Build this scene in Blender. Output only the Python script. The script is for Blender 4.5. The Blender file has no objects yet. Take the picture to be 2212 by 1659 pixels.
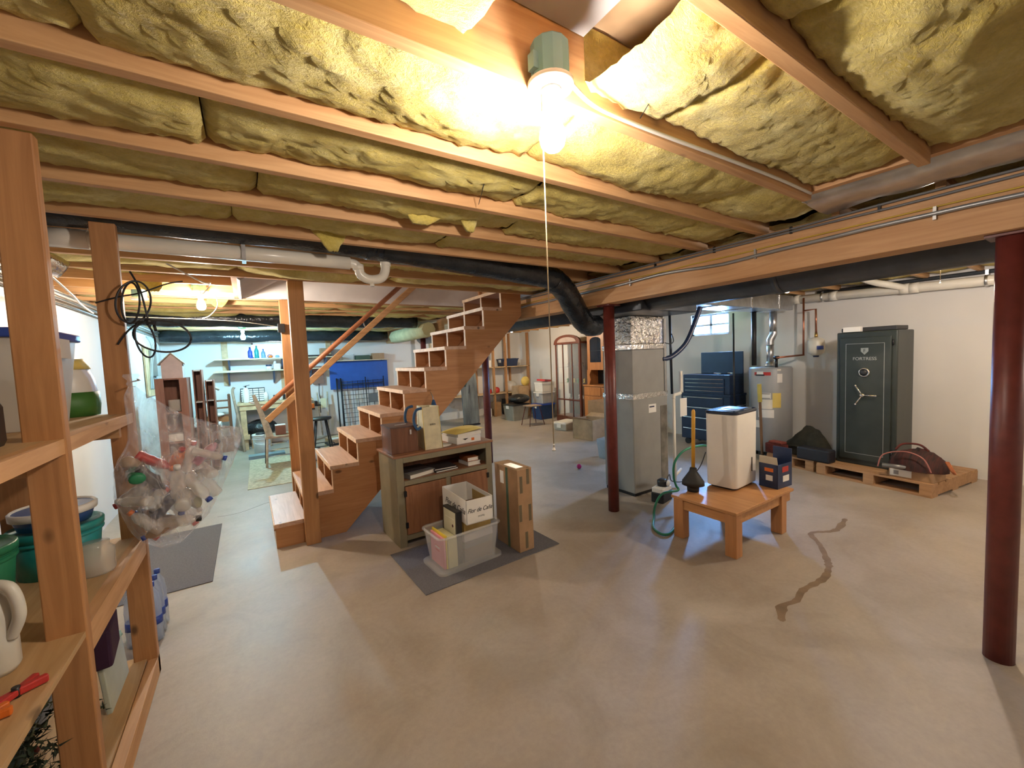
import bpy, bmesh, math, random
from mathutils import Vector, Matrix, noise
random.seed(7)
PI = math.pi
C = bpy.context.scene.collection
scene = bpy.context.scene

# ------------------------------------------------------------------ camera
CAM_H, F_PX = 1.5, 883.08
yaw, pitch, roll = math.radians(32.80), math.radians(-3.62), math.radians(-2.38)
fw = Vector((math.sin(yaw) * math.cos(pitch), math.cos(yaw) * math.cos(pitch), math.sin(pitch)))
rt = Vector((math.cos(yaw), -math.sin(yaw), 0)); up = rt.cross(fw)
rt2 = rt * math.cos(roll) + up * math.sin(roll); up2 = up * math.cos(roll) - rt * math.sin(roll)
cam_d = bpy.data.cameras.new('camera'); cam = bpy.data.objects.new('camera', cam_d); C.objects.link(cam)
m = Matrix.Identity(4)
for i in range(3):
    m[i][0], m[i][1], m[i][2] = rt2[i], up2[i], -fw[i]
m.translation = (0, 0, CAM_H); cam.matrix_world = m
cam_d.sensor_fit = 'HORIZONTAL'; cam_d.sensor_width = 36.0; cam_d.lens = 36.0 * F_PX / 2212.0
cam_d.clip_start = 0.02; cam_d.clip_end = 100
scene.camera = cam

# ------------------------------------------------------------------ world and view
world = bpy.data.worlds.new('world'); scene.world = world; world.use_nodes = True
bg = world.node_tree.nodes['Background']; bg.inputs[0].default_value = (0.50, 0.72, 1.0, 1); bg.inputs[1].default_value = 5.0
vs = scene.view_settings
vs.view_transform = 'Standard'; vs.look = 'None'; vs.gamma = 1.0; vs.use_curve_mapping = False; vs.exposure = 0.78

def area_light(name, loc, size_x, size_y, energy, color, rot):
    d = bpy.data.lights.new(name, 'AREA'); d.shape = 'RECTANGLE'; d.size = size_x; d.size_y = size_y
    d.energy = energy; d.color = color
    o = bpy.data.objects.new(name, d); C.objects.link(o); o.location = loc; o.rotation_euler = rot
    return o
# daylight entering the two small basement windows
area_light('window_daylight', (6.66, 3.95, 1.92), 0.62, 0.30, 210, (0.20, 0.47, 1.0), (0, PI / 2, 0))
area_light('window_daylight_back', (0.4, 9.76, 1.85), 0.54, 0.28, 16, (0.55, 0.80, 1.0), (-PI / 2, 0, 0))
BULB_MAIN, BULB_STAIR, BULB_BENCH, BULB_SAFE, BULB_HUTCH, FILL_REAR = 425, 840, 1750, 720, 760, 420      # emission of the bare bulbs; the rear one is an added fill

# ------------------------------------------------------------------ materials
MATS = {}
def nodes_of(name):
    mt = bpy.data.materials.new(name); mt.use_nodes = True
    nt = mt.node_tree; b = nt.nodes['Principled BSDF']
    MATS[name] = mt
    return mt, nt, b
def coords(nt, scale=(1, 1, 1), kind='Object'):
    tc = nt.nodes.new('ShaderNodeTexCoord'); mp = nt.nodes.new('ShaderNodeMapping')
    mp.inputs['Scale'].default_value = scale
    nt.links.new(tc.outputs[kind], mp.inputs['Vector'])
    return mp.outputs['Vector']
def noise_node(nt, vec, scale, detail=3, rough=.55, dist=0):
    n = nt.nodes.new('ShaderNodeTexNoise'); n.inputs['Scale'].default_value = scale
    n.inputs['Detail'].default_value = detail; n.inputs['Roughness'].default_value = rough
    n.inputs['Distortion'].default_value = dist
    nt.links.new(vec, n.inputs['Vector']); return n
def ramp(nt, fac, stops):
    r = nt.nodes.new('ShaderNodeValToRGB'); e = r.color_ramp.elements
    e[0].position, e[0].color = stops[0][0], (*stops[0][1], 1)
    e[1].position, e[1].color = stops[-1][0], (*stops[-1][1], 1)
    for p, c in stops[1:-1]:
        k = e.new(p); k.color = (*c, 1)
    nt.links.new(fac, r.inputs['Fac']); return r.outputs['Color']
def bump(nt, b, fac, strength, dist=.01):
    n = nt.nodes.new('ShaderNodeBump'); n.inputs['Strength'].default_value = strength; n.inputs['Distance'].default_value = dist
    nt.links.new(fac, n.inputs['Height']); nt.links.new(n.outputs['Normal'], b.inputs['Normal'])
def mat(name, col, rough=.5, metal=0.0, var=.08, vscale=6, bmp=0, bscale=40, bdist=.005, spec=.5, stretch=(1, 1, 1), col2=None, coat=0):
    """plain coloured surface with slight procedural variation and relief"""
    if name in MATS: return MATS[name]
    mt, nt, b = nodes_of(name)
    v = coords(nt, stretch)
    c2 = col2 if col2 else tuple(max(0, c * (1 - var * 2)) for c in col)
    c1 = col if col2 else tuple(min(1, c * (1 + var)) for c in col)
    n = noise_node(nt, v, vscale, 3)
    nt.links.new(ramp(nt, n.outputs['Fac'], [(.3, c2), (.7, c1)]), b.inputs['Base Color'])
    b.inputs['Roughness'].default_value = rough; b.inputs['Metallic'].default_value = metal
    b.inputs['Specular IOR Level'].default_value = spec
    b.inputs['Coat Weight'].default_value = coat
    if bmp:
        n2 = noise_node(nt, v, bscale, 4); bump(nt, b, n2.outputs['Fac'], bmp, bdist)
    return mt
def wood(name, light, dark, axis, rough=.6, knots=True):
    mt, nt, b = nodes_of(name)
    st = [14, 14, 14]; st['xyz'.index(axis)] = 1.0
    v = coords(nt, st)
    n = noise_node(nt, v, 1.6, 5, .6, 1.2)
    mid = tuple((a + c) / 2 for a, c in zip(light, dark))
    col = ramp(nt, n.outputs['Fac'], [(.3, dark), (.5, mid), (.68, light)])
    if knots:
        st2 = [3.2, 3.2, 3.2]; st2['xyz'.index(axis)] = 1.7
        vo = nt.nodes.new('ShaderNodeTexVoronoi'); vo.inputs['Scale'].default_value = 1.6
        nt.links.new(coords(nt, st2), vo.inputs['Vector'])
        kr = ramp(nt, vo.outputs['Distance'], [(.05, (0.0, 0.0, 0.0)), (.10, (1, 1, 1))])
        mx = nt.nodes.new('ShaderNodeMix'); mx.data_type = 'RGBA'
        nt.links.new(kr, mx.inputs['Factor']); mx.inputs[6].default_value = (*[c * .38 for c in dark], 1)
        nt.links.new(col, mx.inputs[7]); col = mx.outputs[2]
    nt.links.new(col, b.inputs['Base Color'])
    b.inputs['Roughness'].default_value = rough
    bump(nt, b, n.outputs['Fac'], .12, .004)
    return mt
def emit(name, col, strength):
    mt, nt, b = nodes_of(name)
    b.inputs['Base Color'].default_value = (*col, 1)
    b.inputs['Emission Color'].default_value = (*col, 1); b.inputs['Emission Strength'].default_value = strength
    return mt
def clear(name, col, alpha=.3, rough=.12, spec=.6):
    """thin clear or cloudy plastic and glass: lets light and sight through"""
    if name in MATS: return MATS[name]
    mt, nt, b = nodes_of(name)
    b.inputs['Base Color'].default_value = (*col, 1); b.inputs['Roughness'].default_value = rough
    b.inputs['Alpha'].default_value = alpha; b.inputs['Specular IOR Level'].default_value = spec
    n = noise_node(nt, coords(nt), 18, 2); bump(nt, b, n.outputs['Fac'], .15, .01)
    return mt

WX = wood('joist_wood', (.65, .385, .185), (.47, .25, .105), 'x')
WY = wood('beam_wood', (.66, .385, .19), (.50, .26, .11), 'y')
WZ = wood('stud_wood', (.52, .265, .11), (.36, .165, .062), 'z')
PLY = wood('stair_plywood', (.56, .285, .125), (.42, .185, .07), 'x')
TREAD = wood('tread_wood', (.70, .47, .34), (.54, .33, .22), 'y', .45)
EDGEW = mat('cut_wood_edge', (.84, .62, .44), .6, vscale=14)
TABLEW = wood('table_wood', (.56, .29, .12), (.43, .20, .075), 'y', .42, False)
TABLELEG = wood('table_leg_wood', (.54, .26, .11), (.40, .18, .07), 'z', .45, False)
RAILW = wood('rail_wood', (.52, .21, .10), (.40, .145, .065), 'x', .4, False)
DARKW = wood('dark_brown_wood', (.20, .085, .045), (.11, .045, .025), 'z', .38, False)
DARKWX = wood('dark_cherry_wood', (.17, .05, .03), (.09, .028, .018), 'z', .3, False)
OAK = wood('honey_oak', (.56, .23, .07), (.40, .15, .045), 'z', .38, False)
CABW = wood('cabinet_brown_wood', (.35, .16, .075), (.22, .095, .045), 'z', .5, False)
BENCHW = mat('bench_wood', (.62, .44, .25), .6, vscale=9, var=.15)
OLDW = mat('old_grey_wood', (.38, .27, .19), .7, vscale=11, var=.2)
REDBR = wood('reddish_shelf_wood', (.30, .13, .085), (.20, .08, .05), 'z', .5, False)
BLACK = mat('black_plastic', (.018, .018, .02), .45, var=.1)
BLACKM = mat('black_metal', (.02, .02, .022), .4, metal=.3)
WHITEP = mat('white_plastic', (.80, .78, .74), .35, var=.04)
WHITEC = mat('white_card', (.82, .80, .76), .6, var=.03)
PVC = mat('white_pvc', (.84, .80, .70), .25, var=.03)
CARD = mat('cardboard', (.40, .245, .135), .8, var=.08, vscale=10)
CARD2 = mat('pale_cardboard', (.48, .325, .19), .8, var=.08, vscale=10)
GREYM = mat('grey_enamel', (.30, .30, .285), .4, var=.04)
STEEL = mat('galvanized_steel', (.62, .63, .64), .32, metal=.95, var=.1, vscale=9, bmp=.25, bscale=9, bdist=.01)
CHROME = mat('chrome', (.85, .85, .85), .12, metal=1, var=.02)
COPPER = mat('copper_pipe', (.50, .20, .12), .3, metal=.9, var=.15)
FOIL = mat('foil_insulation', (.86, .82, .77), .16, metal=1, var=.04, bmp=1.0, bscale=26, bdist=.03)
FOILT = mat('foil_tape', (.86, .86, .86), .2, metal=1, var=.04, bmp=.6, bscale=22, bdist=.02)
WRAP = mat('black_duct_wrap', (.022, .026, .030), .2, var=.2, bmp=.55, bscale=16, bdist=.02)
TRUNKM = mat('dark_duct_metal', (.075, .085, .10), .36, metal=.4, var=.15, bmp=.25, bscale=8, bdist=.02)
REDSTEEL = mat('red_steel', (.165, .034, .026), .42, var=.12, vscale=12)
BLUEP = mat('blue_plastic', (.03, .075, .38), .4, var=.05)
NAVY = mat('navy_plastic', (.02, .035, .09), .35, var=.1)
TEAL = mat('teal_plastic', (.02, .26, .26), .4, var=.06)
GREENP = mat('green_plastic', (.02, .20, .09), .4, var=.08)
YELLOW = mat('yellow_paper', (.78, .60, .16), .55, var=.05)
REDP = mat('red_plastic', (.50, .035, .03), .4, var=.08)
ORANGE = mat('orange_plastic', (.75, .17, .02), .4, var=.08)
PINK = mat('pink_paper', (.84, .34, .42), .5, var=.03)
PAPER = mat('paper', (.80, .76, .68), .7, var=.04)
GREYF = mat('grey_mat', (.135, .135, .158), .9, var=.12, vscale=120)
TAN = mat('tan_fabric', (.60, .53, .38), .8, var=.1)
DENIM = mat('blue_fabric', (.035, .10, .22), .8, var=.2, vscale=9)
OLIVE = mat('olive_fabric', (.022, .022, .015), .9, var=.25, vscale=12)
DARKRED = mat('dark_red_fabric', (.12, .018, .015), .8, var=.25, vscale=12)
IRONB = mat('ironing_cover', (.13, .15, .155), .85, var=.3, vscale=3, stretch=(4, 4, .6))
RUBBER = mat('black_rubber', (.02, .02, .02), .6, var=.1)
INK = mat('black_ink', (.02, .02, .02), .6, var=.02)
CABLE = mat('black_cable', (.016, .016, .018), .4, var=.05)
WCABLE = mat('white_cable', (.72, .69, .62), .5, var=.05)
DRY = mat('white_drywall', (.80, .76, .74), .85, var=.03, bmp=.06, bscale=60)
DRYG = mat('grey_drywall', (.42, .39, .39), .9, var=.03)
GLASSC = clear('cabinet_glass', (.9, .95, .95), .12, .03)
TUB = clear('clear_tub_plastic', (.80, .80, .78), .24, .25)
FILM = clear('clear_plastic_film', (.92, .90, .94), .17, .08, 1.0)
def bag_film():
    mt, nt, b = nodes_of('bag_film')
    b.inputs['Base Color'].default_value = (.93, .91, .95, 1); b.inputs['Roughness'].default_value = .07
    b.inputs['Specular IOR Level'].default_value = 1.0
    v = coords(nt, (1, 1, .35)); n = noise_node(nt, v, 13, 4, .6, 1.5)
    al = nt.nodes.new('ShaderNodeMapRange'); al.inputs['From Min'].default_value = .42; al.inputs['From Max'].default_value = .72
    al.inputs['To Min'].default_value = .11; al.inputs['To Max'].default_value = .42
    nt.links.new(n.outputs['Fac'], al.inputs['Value']); nt.links.new(al.outputs['Result'], b.inputs['Alpha'])
    n2 = noise_node(nt, coords(nt, (1, 1, .6)), 24, 3, .5, .8); bump(nt, b, n2.outputs['Fac'], .8, .03)
    return mt
BAGFILM = bag_film()
PET = clear('clear_bottle_plastic', (.74, .69, .63), .42, .08, 1.0)

# ------------------------------------------------------------------ mesh builder
class MB:
    def __init__(s): s.v = []; s.f = []; s.sm = []
    def add(s, vs, fs, smooth=False):
        o = len(s.v); s.v += [tuple(v) for v in vs]
        for f in fs: s.f.append(tuple(i + o for i in f)); s.sm.append(smooth)
        return s
    def box(s, x0, x1, y0, y1, z0, z1, M=None):
        vs = [Vector((x, y, z)) for z in (z0, z1) for y in (y0, y1) for x in (x0, x1)]
        if M is not None: vs = [M @ v for v in vs]
        return s.add(vs, [(0, 2, 3, 1), (4, 5, 7, 6), (0, 1, 5, 4), (2, 6, 7, 3), (0, 4, 6, 2), (1, 3, 7, 5)])
    def bar(s, p, q, w, h, upv=(0, 0, 1)):
        """rectangular bar from p to q"""
        p, q = Vector(p), Vector(q); d = (q - p).normalized(); u = Vector(upv)
        if abs(d.dot(u)) > .98: u = Vector((1, 0, 0))
        a = d.cross(u).normalized(); b = a.cross(d).normalized()
        vs = [e + a * (i * w / 2) + b * (j * h / 2) for e in (p, q) for i, j in ((-1, -1), (1, -1), (1, 1), (-1, 1))]
        return s.add(vs, [(3, 2, 1, 0), (4, 5, 6, 7), (0, 1, 5, 4), (1, 2, 6, 5), (2, 3, 7, 6), (3, 0, 4, 7)])
    def tube(s, pts, r, n=10, cap=True, jit=0, seed=0):
        pts = [Vector(p) for p in pts]; rs = r if isinstance(r, (list, tuple)) else [r] * len(pts)
        vs, fs = [], []; rnd = random.Random(seed); prev = None
        for i, p in enumerate(pts):
            d = (pts[min(i + 1, len(pts) - 1)] - pts[max(i - 1, 0)]).normalized()
            if prev is None:
                u = Vector((0, 0, 1)) if abs(d.z) < .9 else Vector((1, 0, 0)); a = d.cross(u).normalized()
            else: a = (prev - d * prev.dot(d)).normalized()
            prev = a; b = d.cross(a)
            for k in range(n):
                t = 2 * PI * k / n; rr = rs[i] * (1 + (rnd.uniform(-jit, jit) if jit else 0))
                vs.append(p + a * (math.cos(t) * rr) + b * (math.sin(t) * rr))
        for i in range(len(pts) - 1):
            for k in range(n):
                k2 = (k + 1) % n
                fs.append((i * n + k, i * n + k2, (i + 1) * n + k2, (i + 1) * n + k))
        s.add(vs, fs, True)
        if cap:
            o = len(s.v) - len(vs); L = (len(pts) - 1) * n
            s.f.append(tuple(o + k for k in reversed(range(n)))); s.sm.append(False)
            s.f.append(tuple(o + L + k for k in range(n))); s.sm.append(False)
        return s
    def lathe(s, prof, n=20, c=(0, 0, 0), M=None, smooth=True, sx=1, sy=1):
        vs, fs = [], []
        for r, z in prof:
            for k in range(n):
                t = 2 * PI * k / n; v = Vector((c[0] + r * sx * math.cos(t), c[1] + r * sy * math.sin(t), c[2] + z))
                vs.append(M @ v if M is not None else v)
        for i in range(len(prof) - 1):
            for k in range(n):
                k2 = (k + 1) % n; fs.append((i * n + k, i * n + k2, (i + 1) * n + k2, (i + 1) * n + k))
        s.add(vs, fs, smooth)
        o = len(s.v) - len(vs); L = (len(prof) - 1) * n
        if prof[0][0] > 1e-6: s.f.append(tuple(o + k for k in reversed(range(n)))); s.sm.append(False)
        if prof[-1][0] > 1e-6: s.f.append(tuple(o + L + k for k in range(n))); s.sm.append(False)
        return s
    def prism(s, poly, a, b, plane='xz'):
        """extrude 2D outline between a and b along the third axis"""
        def P(u, v, w): return {'xz': (u, w, v), 'yz': (w, u, v), 'xy': (u, v, w)}[plane]
        n = len(poly); vs = [P(u, v, a) for u, v in poly] + [P(u, v, b) for u, v in poly]
        fs = [tuple(range(n)), tuple(reversed(range(n, 2 * n)))]
        fs += [(i, i + n, (i + 1) % n + n, (i + 1) % n) for i in range(n)]
        return s.add(vs, fs)
    def rbox(s, sx, sy, z0, z1, r, n=5, taper=1.0, c=(0, 0)):
        """box with rounded vertical corners; taper scales the bottom"""
        out = []
        for cx, cy, a0 in ((1, 1, 0), (-1, 1, 90), (-1, -1, 180), (1, -1, 270)):
            for k in range(n + 1):
                t = math.radians(a0 + 90 * k / n)
                out.append((cx * (sx / 2 - r) + r * math.cos(t), cy * (sy / 2 - r) + r * math.sin(t)))
        N = len(out)
        vs = [(c[0] + x * taper, c[1] + y * taper, z0) for x, y in out] + [(c[0] + x, c[1] + y, z1) for x, y in out]
        fs = [tuple(reversed(range(N))), tuple(range(N, 2 * N))] + [(i, (i + 1) % N, (i + 1) % N + N, i + N) for i in range(N)]
        return s.add(vs, fs)
    def ball(s, c, r, n=12, sz=1.0):
        pr = [(r * math.sin(PI * i / n), -r * sz * math.cos(PI * i / n)) for i in range(n + 1)]
        pr[0] = (0, -r * sz); pr[-1] = (0, r * sz)
        return s.lathe(pr, n * 2, c)

def build(name, mb, mt, parent=None, loc=None, rot=None, bevel=0, fix=True):
    me = bpy.data.meshes.new(name); me.from_pydata(mb.v, [], mb.f)
    me.polygons.foreach_set('use_smooth', mb.sm)
    if fix:
        bm = bmesh.new(); bm.from_mesh(me); bmesh.ops.recalc_face_normals(bm, faces=bm.faces); bm.to_mesh(me); bm.free()
    me.materials.append(mt); me.update()
    o = bpy.data.objects.new(name, me); C.objects.link(o)
    if parent is not None: o.parent = parent
    if loc is not None: o.location = loc
    if rot is not None: o.rotation_euler = rot if isinstance(rot, (tuple, list)) else (0, 0, rot)
    if bevel:
        md = o.modifiers.new('soft_edge', 'BEVEL'); md.width = bevel; md.segments = 2; md.limit_method = 'ANGLE'; md.angle_limit = .6
    return o
def tag(o, label, cat, group=None):
    o['label'] = label; o['category'] = cat
    if group: o['group'] = group
    return o
def thing(name, label, cat, loc=(0, 0, 0), rot=0, group=None):
    o = bpy.data.objects.new(name, None); C.objects.link(o); o.empty_display_size = .05
    o.location = loc; o.rotation_euler = rot if isinstance(rot, (tuple, list)) else (0, 0, rot)
    return tag(o, label, cat, group)
def struct(o): o['kind'] = 'structure'; return o
def copy_tree(o, parent=None):
    c = o.copy(); C.objects.link(c); c.parent = parent
    for ch in list(o.children): copy_tree(ch, c)
    return c
def text(name, body, size, mt, parent, loc, rot, ext=.0008, shear=0, sx=1):
    cu = bpy.data.curves.new(name, 'FONT'); cu.body = body; cu.size = size; cu.extrude = ext
    cu.align_x = 'CENTER'; cu.align_y = 'CENTER'; cu.shear = shear; cu.materials.append(mt)
    tmp = bpy.data.objects.new(name + '_curve', cu); C.objects.link(tmp)
    dg = bpy.context.evaluated_depsgraph_get(); me = bpy.data.meshes.new_from_object(tmp.evaluated_get(dg))
    bpy.data.objects.remove(tmp); bpy.data.curves.remove(cu)
    me.name = name
    if not me.materials: me.materials.append(mt)
    o = bpy.data.objects.new(name, me); C.objects.link(o); o.parent = parent; o.location = loc; o.rotation_euler = rot
    o.scale = (sx, 1, 1)
    return o
def B(): return MB()
def spline(pts, n=8):
    """smooth path through points"""
    P = [Vector(p) for p in pts]; P = [P[0]] + P + [P[-1]]; out = []
    for i in range(1, len(P) - 2):
        for k in range(n):
            t = k / n; a, b, c, d = P[i - 1], P[i], P[i + 1], P[i + 2]
            out.append(.5 * ((2 * b) + (c - a) * t + (2 * a - 5 * b + 4 * c - d) * t * t + (3 * b - a - 3 * c + d) * t ** 3))
    out.append(P[-2]); return out
def fbm(x, y, z=0, o=4): return noise.fractal(Vector((x, y, z)), 0.6, 2.0, o)
# ================================================================== the room
XL, XR, YF, YB, ZC = -1.28, 6.5, -2.3, 9.6, 2.44
JB, GIRD_Z = 2.2, 1.955                                   # joist underside, girder underside

# floor: worn beige concrete
mt, nt, b = nodes_of('concrete_floor')
v = coords(nt)
n1 = noise_node(nt, v, .55, 4, .6, .4); n2 = noise_node(nt, v, 38, 4, .7); n3 = noise_node(nt, v, 2.2, 5, .65, .8)
c1 = ramp(nt, n1.outputs['Fac'], [(.32, (.37, .31, .26)), (.5, (.43, .375, .325)), (.68, (.475, .43, .385))])
mx = nt.nodes.new('ShaderNodeMix'); mx.data_type = 'RGBA'; mx.blend_type = 'MULTIPLY'; mx.inputs['Factor'].default_value = 1
c2 = ramp(nt, n3.outputs['Fac'], [(.35, (.84, .82, .79)), (.6, (1, 1, 1))])
nt.links.new(c1, mx.inputs[6]); nt.links.new(c2, mx.inputs[7])
mx2 = nt.nodes.new('ShaderNodeMix'); mx2.data_type = 'RGBA'; mx2.blend_type = 'MULTIPLY'; mx2.inputs['Factor'].default_value = 1
c3 = ramp(nt, n2.outputs['Fac'], [(.3, (.90, .90, .90)), (.65, (1, 1, 1))])
nt.links.new(mx.outputs[2], mx2.inputs[6]); nt.links.new(c3, mx2.inputs[7]); nt.links.new(mx2.outputs[2], b.inputs['Base Color'])
rr = nt.nodes.new('ShaderNodeMapRange'); rr.inputs['To Min'].default_value = .36; rr.inputs['To Max'].default_value = .60
nt.links.new(n3.outputs['Fac'], rr.inputs['Value']); nt.links.new(rr.outputs['Result'], b.inputs['Roughness'])
bump(nt, b, n2.outputs['Fac'], .18, .004)
FLOORM = mt
floor = struct(build('floor', B().box(XL - .2, XR + .2, YF - .2, YB + .2, -.15, 0), FLOORM))

# painted foundation walls
def wallmat(name, c):
    mt, nt, b = nodes_of(name); v = coords(nt)
    n1 = noise_node(nt, v, 1.3, 4); n2 = noise_node(nt, v, 45, 4, .7)
    nt.links.new(ramp(nt, n1.outputs['Fac'], [(.3, tuple(x * .93 for x in c)), (.7, c)]), b.inputs['Base Color'])
    b.inputs['Roughness'].default_value = .75; bump(nt, b, n2.outputs['Fac'], .12, .004); return mt
WALLM = wallmat('painted_concrete', (.74, .72, .69))
def wall_with_hole(name, plane, c0, c1, a0, a1, z0, z1, hole):
    """wall slab along axis a with a window hole (h0,h1,hz0,hz1)"""
    h0, h1, hz0, hz1 = hole; m_ = B()
    for (p, q, zz0, zz1) in ((a0, h0, z0, z1), (h1, a1, z0, z1), (h0, h1, z0, hz0), (h0, h1, hz1, z1)):
        if plane == 'x': m_.box(c0, c1, p, q, zz0, zz1)
        else: m_.box(p, q, c0, c1, zz0, zz1)
    return struct(build(name, m_, WALLM))
wall_with_hole('wall_right', 'x', XR, XR + .2, YF, YB, 0, ZC, (3.62, 4.28, 1.745, 2.095))
wall_with_hole('wall_back', 'y', YB, YB + .2, XL, XR, 0, ZC, (.10, .68, 1.70, 2.01))
struct(build('wall_left', B().box(XL - .2, XL, YF, YB, 0, ZC), WALLM))
struct(build('wall_front', B().box(XL, XR, YF - .2, YF, 0, ZC), WALLM))
FRAMEM = mat('white_window_frame', (.78, .80, .82), .4)
PANE = clear('window_glass', (.9, .95, 1), .08, .02)
w1 = struct(build('window_1', B().box(6.53, 6.60, 3.62, 3.65, 1.745, 2.095).box(6.53, 6.60, 4.25, 4.28, 1.745, 2.095)
      .box(6.53, 6.60, 3.62, 4.28, 1.745, 1.775).box(6.53, 6.60, 3.62, 4.28, 2.065, 2.095), FRAMEM))
build('muntin', B().box(6.545, 6.575, 3.93, 3.97, 1.775, 2.065), FRAMEM, w1)
build('muntin', B().box(6.545, 6.575, 3.65, 4.25, 1.90, 1.93), FRAMEM, w1)
for ya, yb in ((3.65, 3.938), (3.962, 4.25)):
    for za, zb in ((1.775, 1.905), (1.925, 2.065)):
        build('pane', B().box(6.558, 6.562, ya, yb, za, zb), PANE, w1)
w2 = struct(build('window_2', B().box(.10, .13, 9.63, 9.70, 1.70, 2.01).box(.65, .68, 9.63, 9.70, 1.70, 2.01)
      .box(.10, .68, 9.63, 9.70, 1.70, 1.73).box(.10, .68, 9.63, 9.70, 1.98, 2.01), FRAMEM))
build('muntin', B().box(.378, .402, 9.645, 9.675, 1.73, 1.98), FRAMEM, w2)
for xa, xb in ((.13, .378), (.402, .65)):
    build('pane', B().box(xa, xb, 9.658, 9.662, 1.73, 1.98), PANE, w2)

# ceiling: subfloor boards with the stair opening left free
SUBM = mat('subfloor_board', (.42, .28, .16), .8, vscale=5, var=.15)
OX0, OX1, OY0, OY1 = -.02, 2.66, 3.79, 4.87
ceil = struct(build('ceiling', B().box(XL, XR, YF, OY0, ZC, ZC + .03).box(XL, XR, OY1, YB, ZC, ZC + .03)
      .box(XL, OX0, OY0, OY1, ZC, ZC + .03).box(OX1, XR, OY0, OY1, ZC, ZC + .03), SUBM))
# drywall of the stairwell above the opening
struct(build('wall_stairwell', B().box(OX0, OX1, OY1 - .012, OY1, 2.20, 3.3).box(OX0, OX1, OY0, OY0 + .012, 2.44, 3.3)
      .box(OX1 - .012, OX1, OY0, OY1, 2.47, 3.3).box(OX0, OX1, OY0, OY1, 3.3, 3.33), DRY))
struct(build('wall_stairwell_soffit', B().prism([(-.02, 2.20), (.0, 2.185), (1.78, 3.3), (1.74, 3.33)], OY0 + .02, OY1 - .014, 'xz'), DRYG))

# joists
def joist(y1, x0, x1, z0=JB): return build('joist', B().box(x0, x1, y1 - .038, y1, z0, ZC), WX, ceil, bevel=.003)
YJ = [.93 + .4075 * k for k in range(-8, 22)]
for y in YJ:
    if y - .038 < YF or y > YB: continue
    if OY0 < y - .001 < OY1 + .02:
        joist(y, XL, OX0 - .04)
        continue
    xe = 2.33 if -.5 < y < 1.0 else 2.80
    if y < -.5: xe = 2.80
    joist(y, XL, xe)
    joist(y + .04, 2.78, XR)
joist(OY1 + .038, XL, 2.80)
build('joist', B().box(OX0 - .038, OX0, OY0, OY1 + .04, JB, ZC), WY, ceil)                # header of the stair opening
build('joist', B().box(OX1, OX1 + .038, OY0, OY1 + .04, JB + .03, ZC), WY, ceil)
build('joist', B().box(2.33, 2.37, -.34, .96, 2.235, ZC), WY, ceil)                        # header beside the metal duct

# fibreglass batts hanging between the joists
mt, nt, b = nodes_of('yellow_fibreglass')
v = coords(nt)
n1 = noise_node(nt, v, 5, 5, .65, .8); n2 = noise_node(nt, coords(nt, (1, 1.6, 1)), 55, 5, .75, .5); n3 = noise_node(nt, v, 1.4, 3)
c1 = ramp(nt, n1.outputs['Fac'], [(.28, (.55, .42, .075)), (.48, (.72, .58, .145)), (.72, (.86, .76, .31))])
c2 = ramp(nt, n2.outputs['Fac'], [(.3, (.80, .77, .68)), (.62, (1, 1, 1))])
mx = nt.nodes.new('ShaderNodeMix'); mx.data_type = 'RGBA'; mx.blend_type = 'MULTIPLY'; mx.inputs['Factor'].default_value = 1
nt.links.new(c1, mx.inputs[6]); nt.links.new(c2, mx.inputs[7]); nt.links.new(mx.outputs[2], b.inputs['Base Color'])
b.inputs['Roughness'].default_value = 1; b.inputs['Specular IOR Level'].default_value = .15
b.inputs['Sheen Weight'].default_value = .3
bump(nt, b, n2.outputs['Fac'], .6, .03)
INSUL = mt
def batt(x0, x1, y0, y1, seed, base=2.275, res=.03, rough=1.0, sag=0.0):
    nx = max(6, int((x1 - x0) / res)); ny = max(7, int((y1 - y0) / (res * .9))); vs, fs = [], []
    L = y1 - y0
    for i in range(nx + 1):
        u = i / nx; x = x0 + (x1 - x0) * u
        edge0 = .012 * fbm(x * 6, seed * 3.1) ; edge1 = .012 * fbm(x * 6, seed * 5.7 + 9)
        low = fbm(x * .9, seed * 7.3, 0, 2)
        for j in range(-1, ny + 2):
            w = min(max(j / ny, 0), 1); y = y0 + L * w
            if j < 0 or j > ny:
                z = 2.43
            else:
                z = base - .026 * math.sin(PI * w) ** .6 - .022 * low - sag * math.sin(PI * u) * (.35 + .65 * math.sin(PI * w))
                z += rough * (.011 * fbm(x * 3.2, y * 4.5, seed) + .007 * fbm(x * 8, y * 14, seed + 4) + .0065 * fbm(x * 30, y * 36, seed))
                z -= .012 * abs(fbm(x * 16, seed * 2.0)) * (1 if (w < .06 or w > .94) else 0)
                e = min(u, 1 - u) * (x1 - x0)
                if e < .02: z += .022 * (1 - e / .02) ** 2
                z = max(z, 2.10)
            yy = y + (edge0 if w < .02 else (edge1 if w > .98 else 0)) * .6
            yy = min(max(yy, y0), y1)
            vs.append((x, yy, z))
    m_ = ny + 3
    for i in range(nx):
        for j in range(m_ - 1):
            fs.append((i * m_ + j, (i + 1) * m_ + j, (i + 1) * m_ + j + 1, i * m_ + j + 1))
    o = B().add(vs, fs, True)
    return build('insulation_batt', o, INSUL, ceil, fix=False)
rb = random.Random(3)
sd = 0
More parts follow.
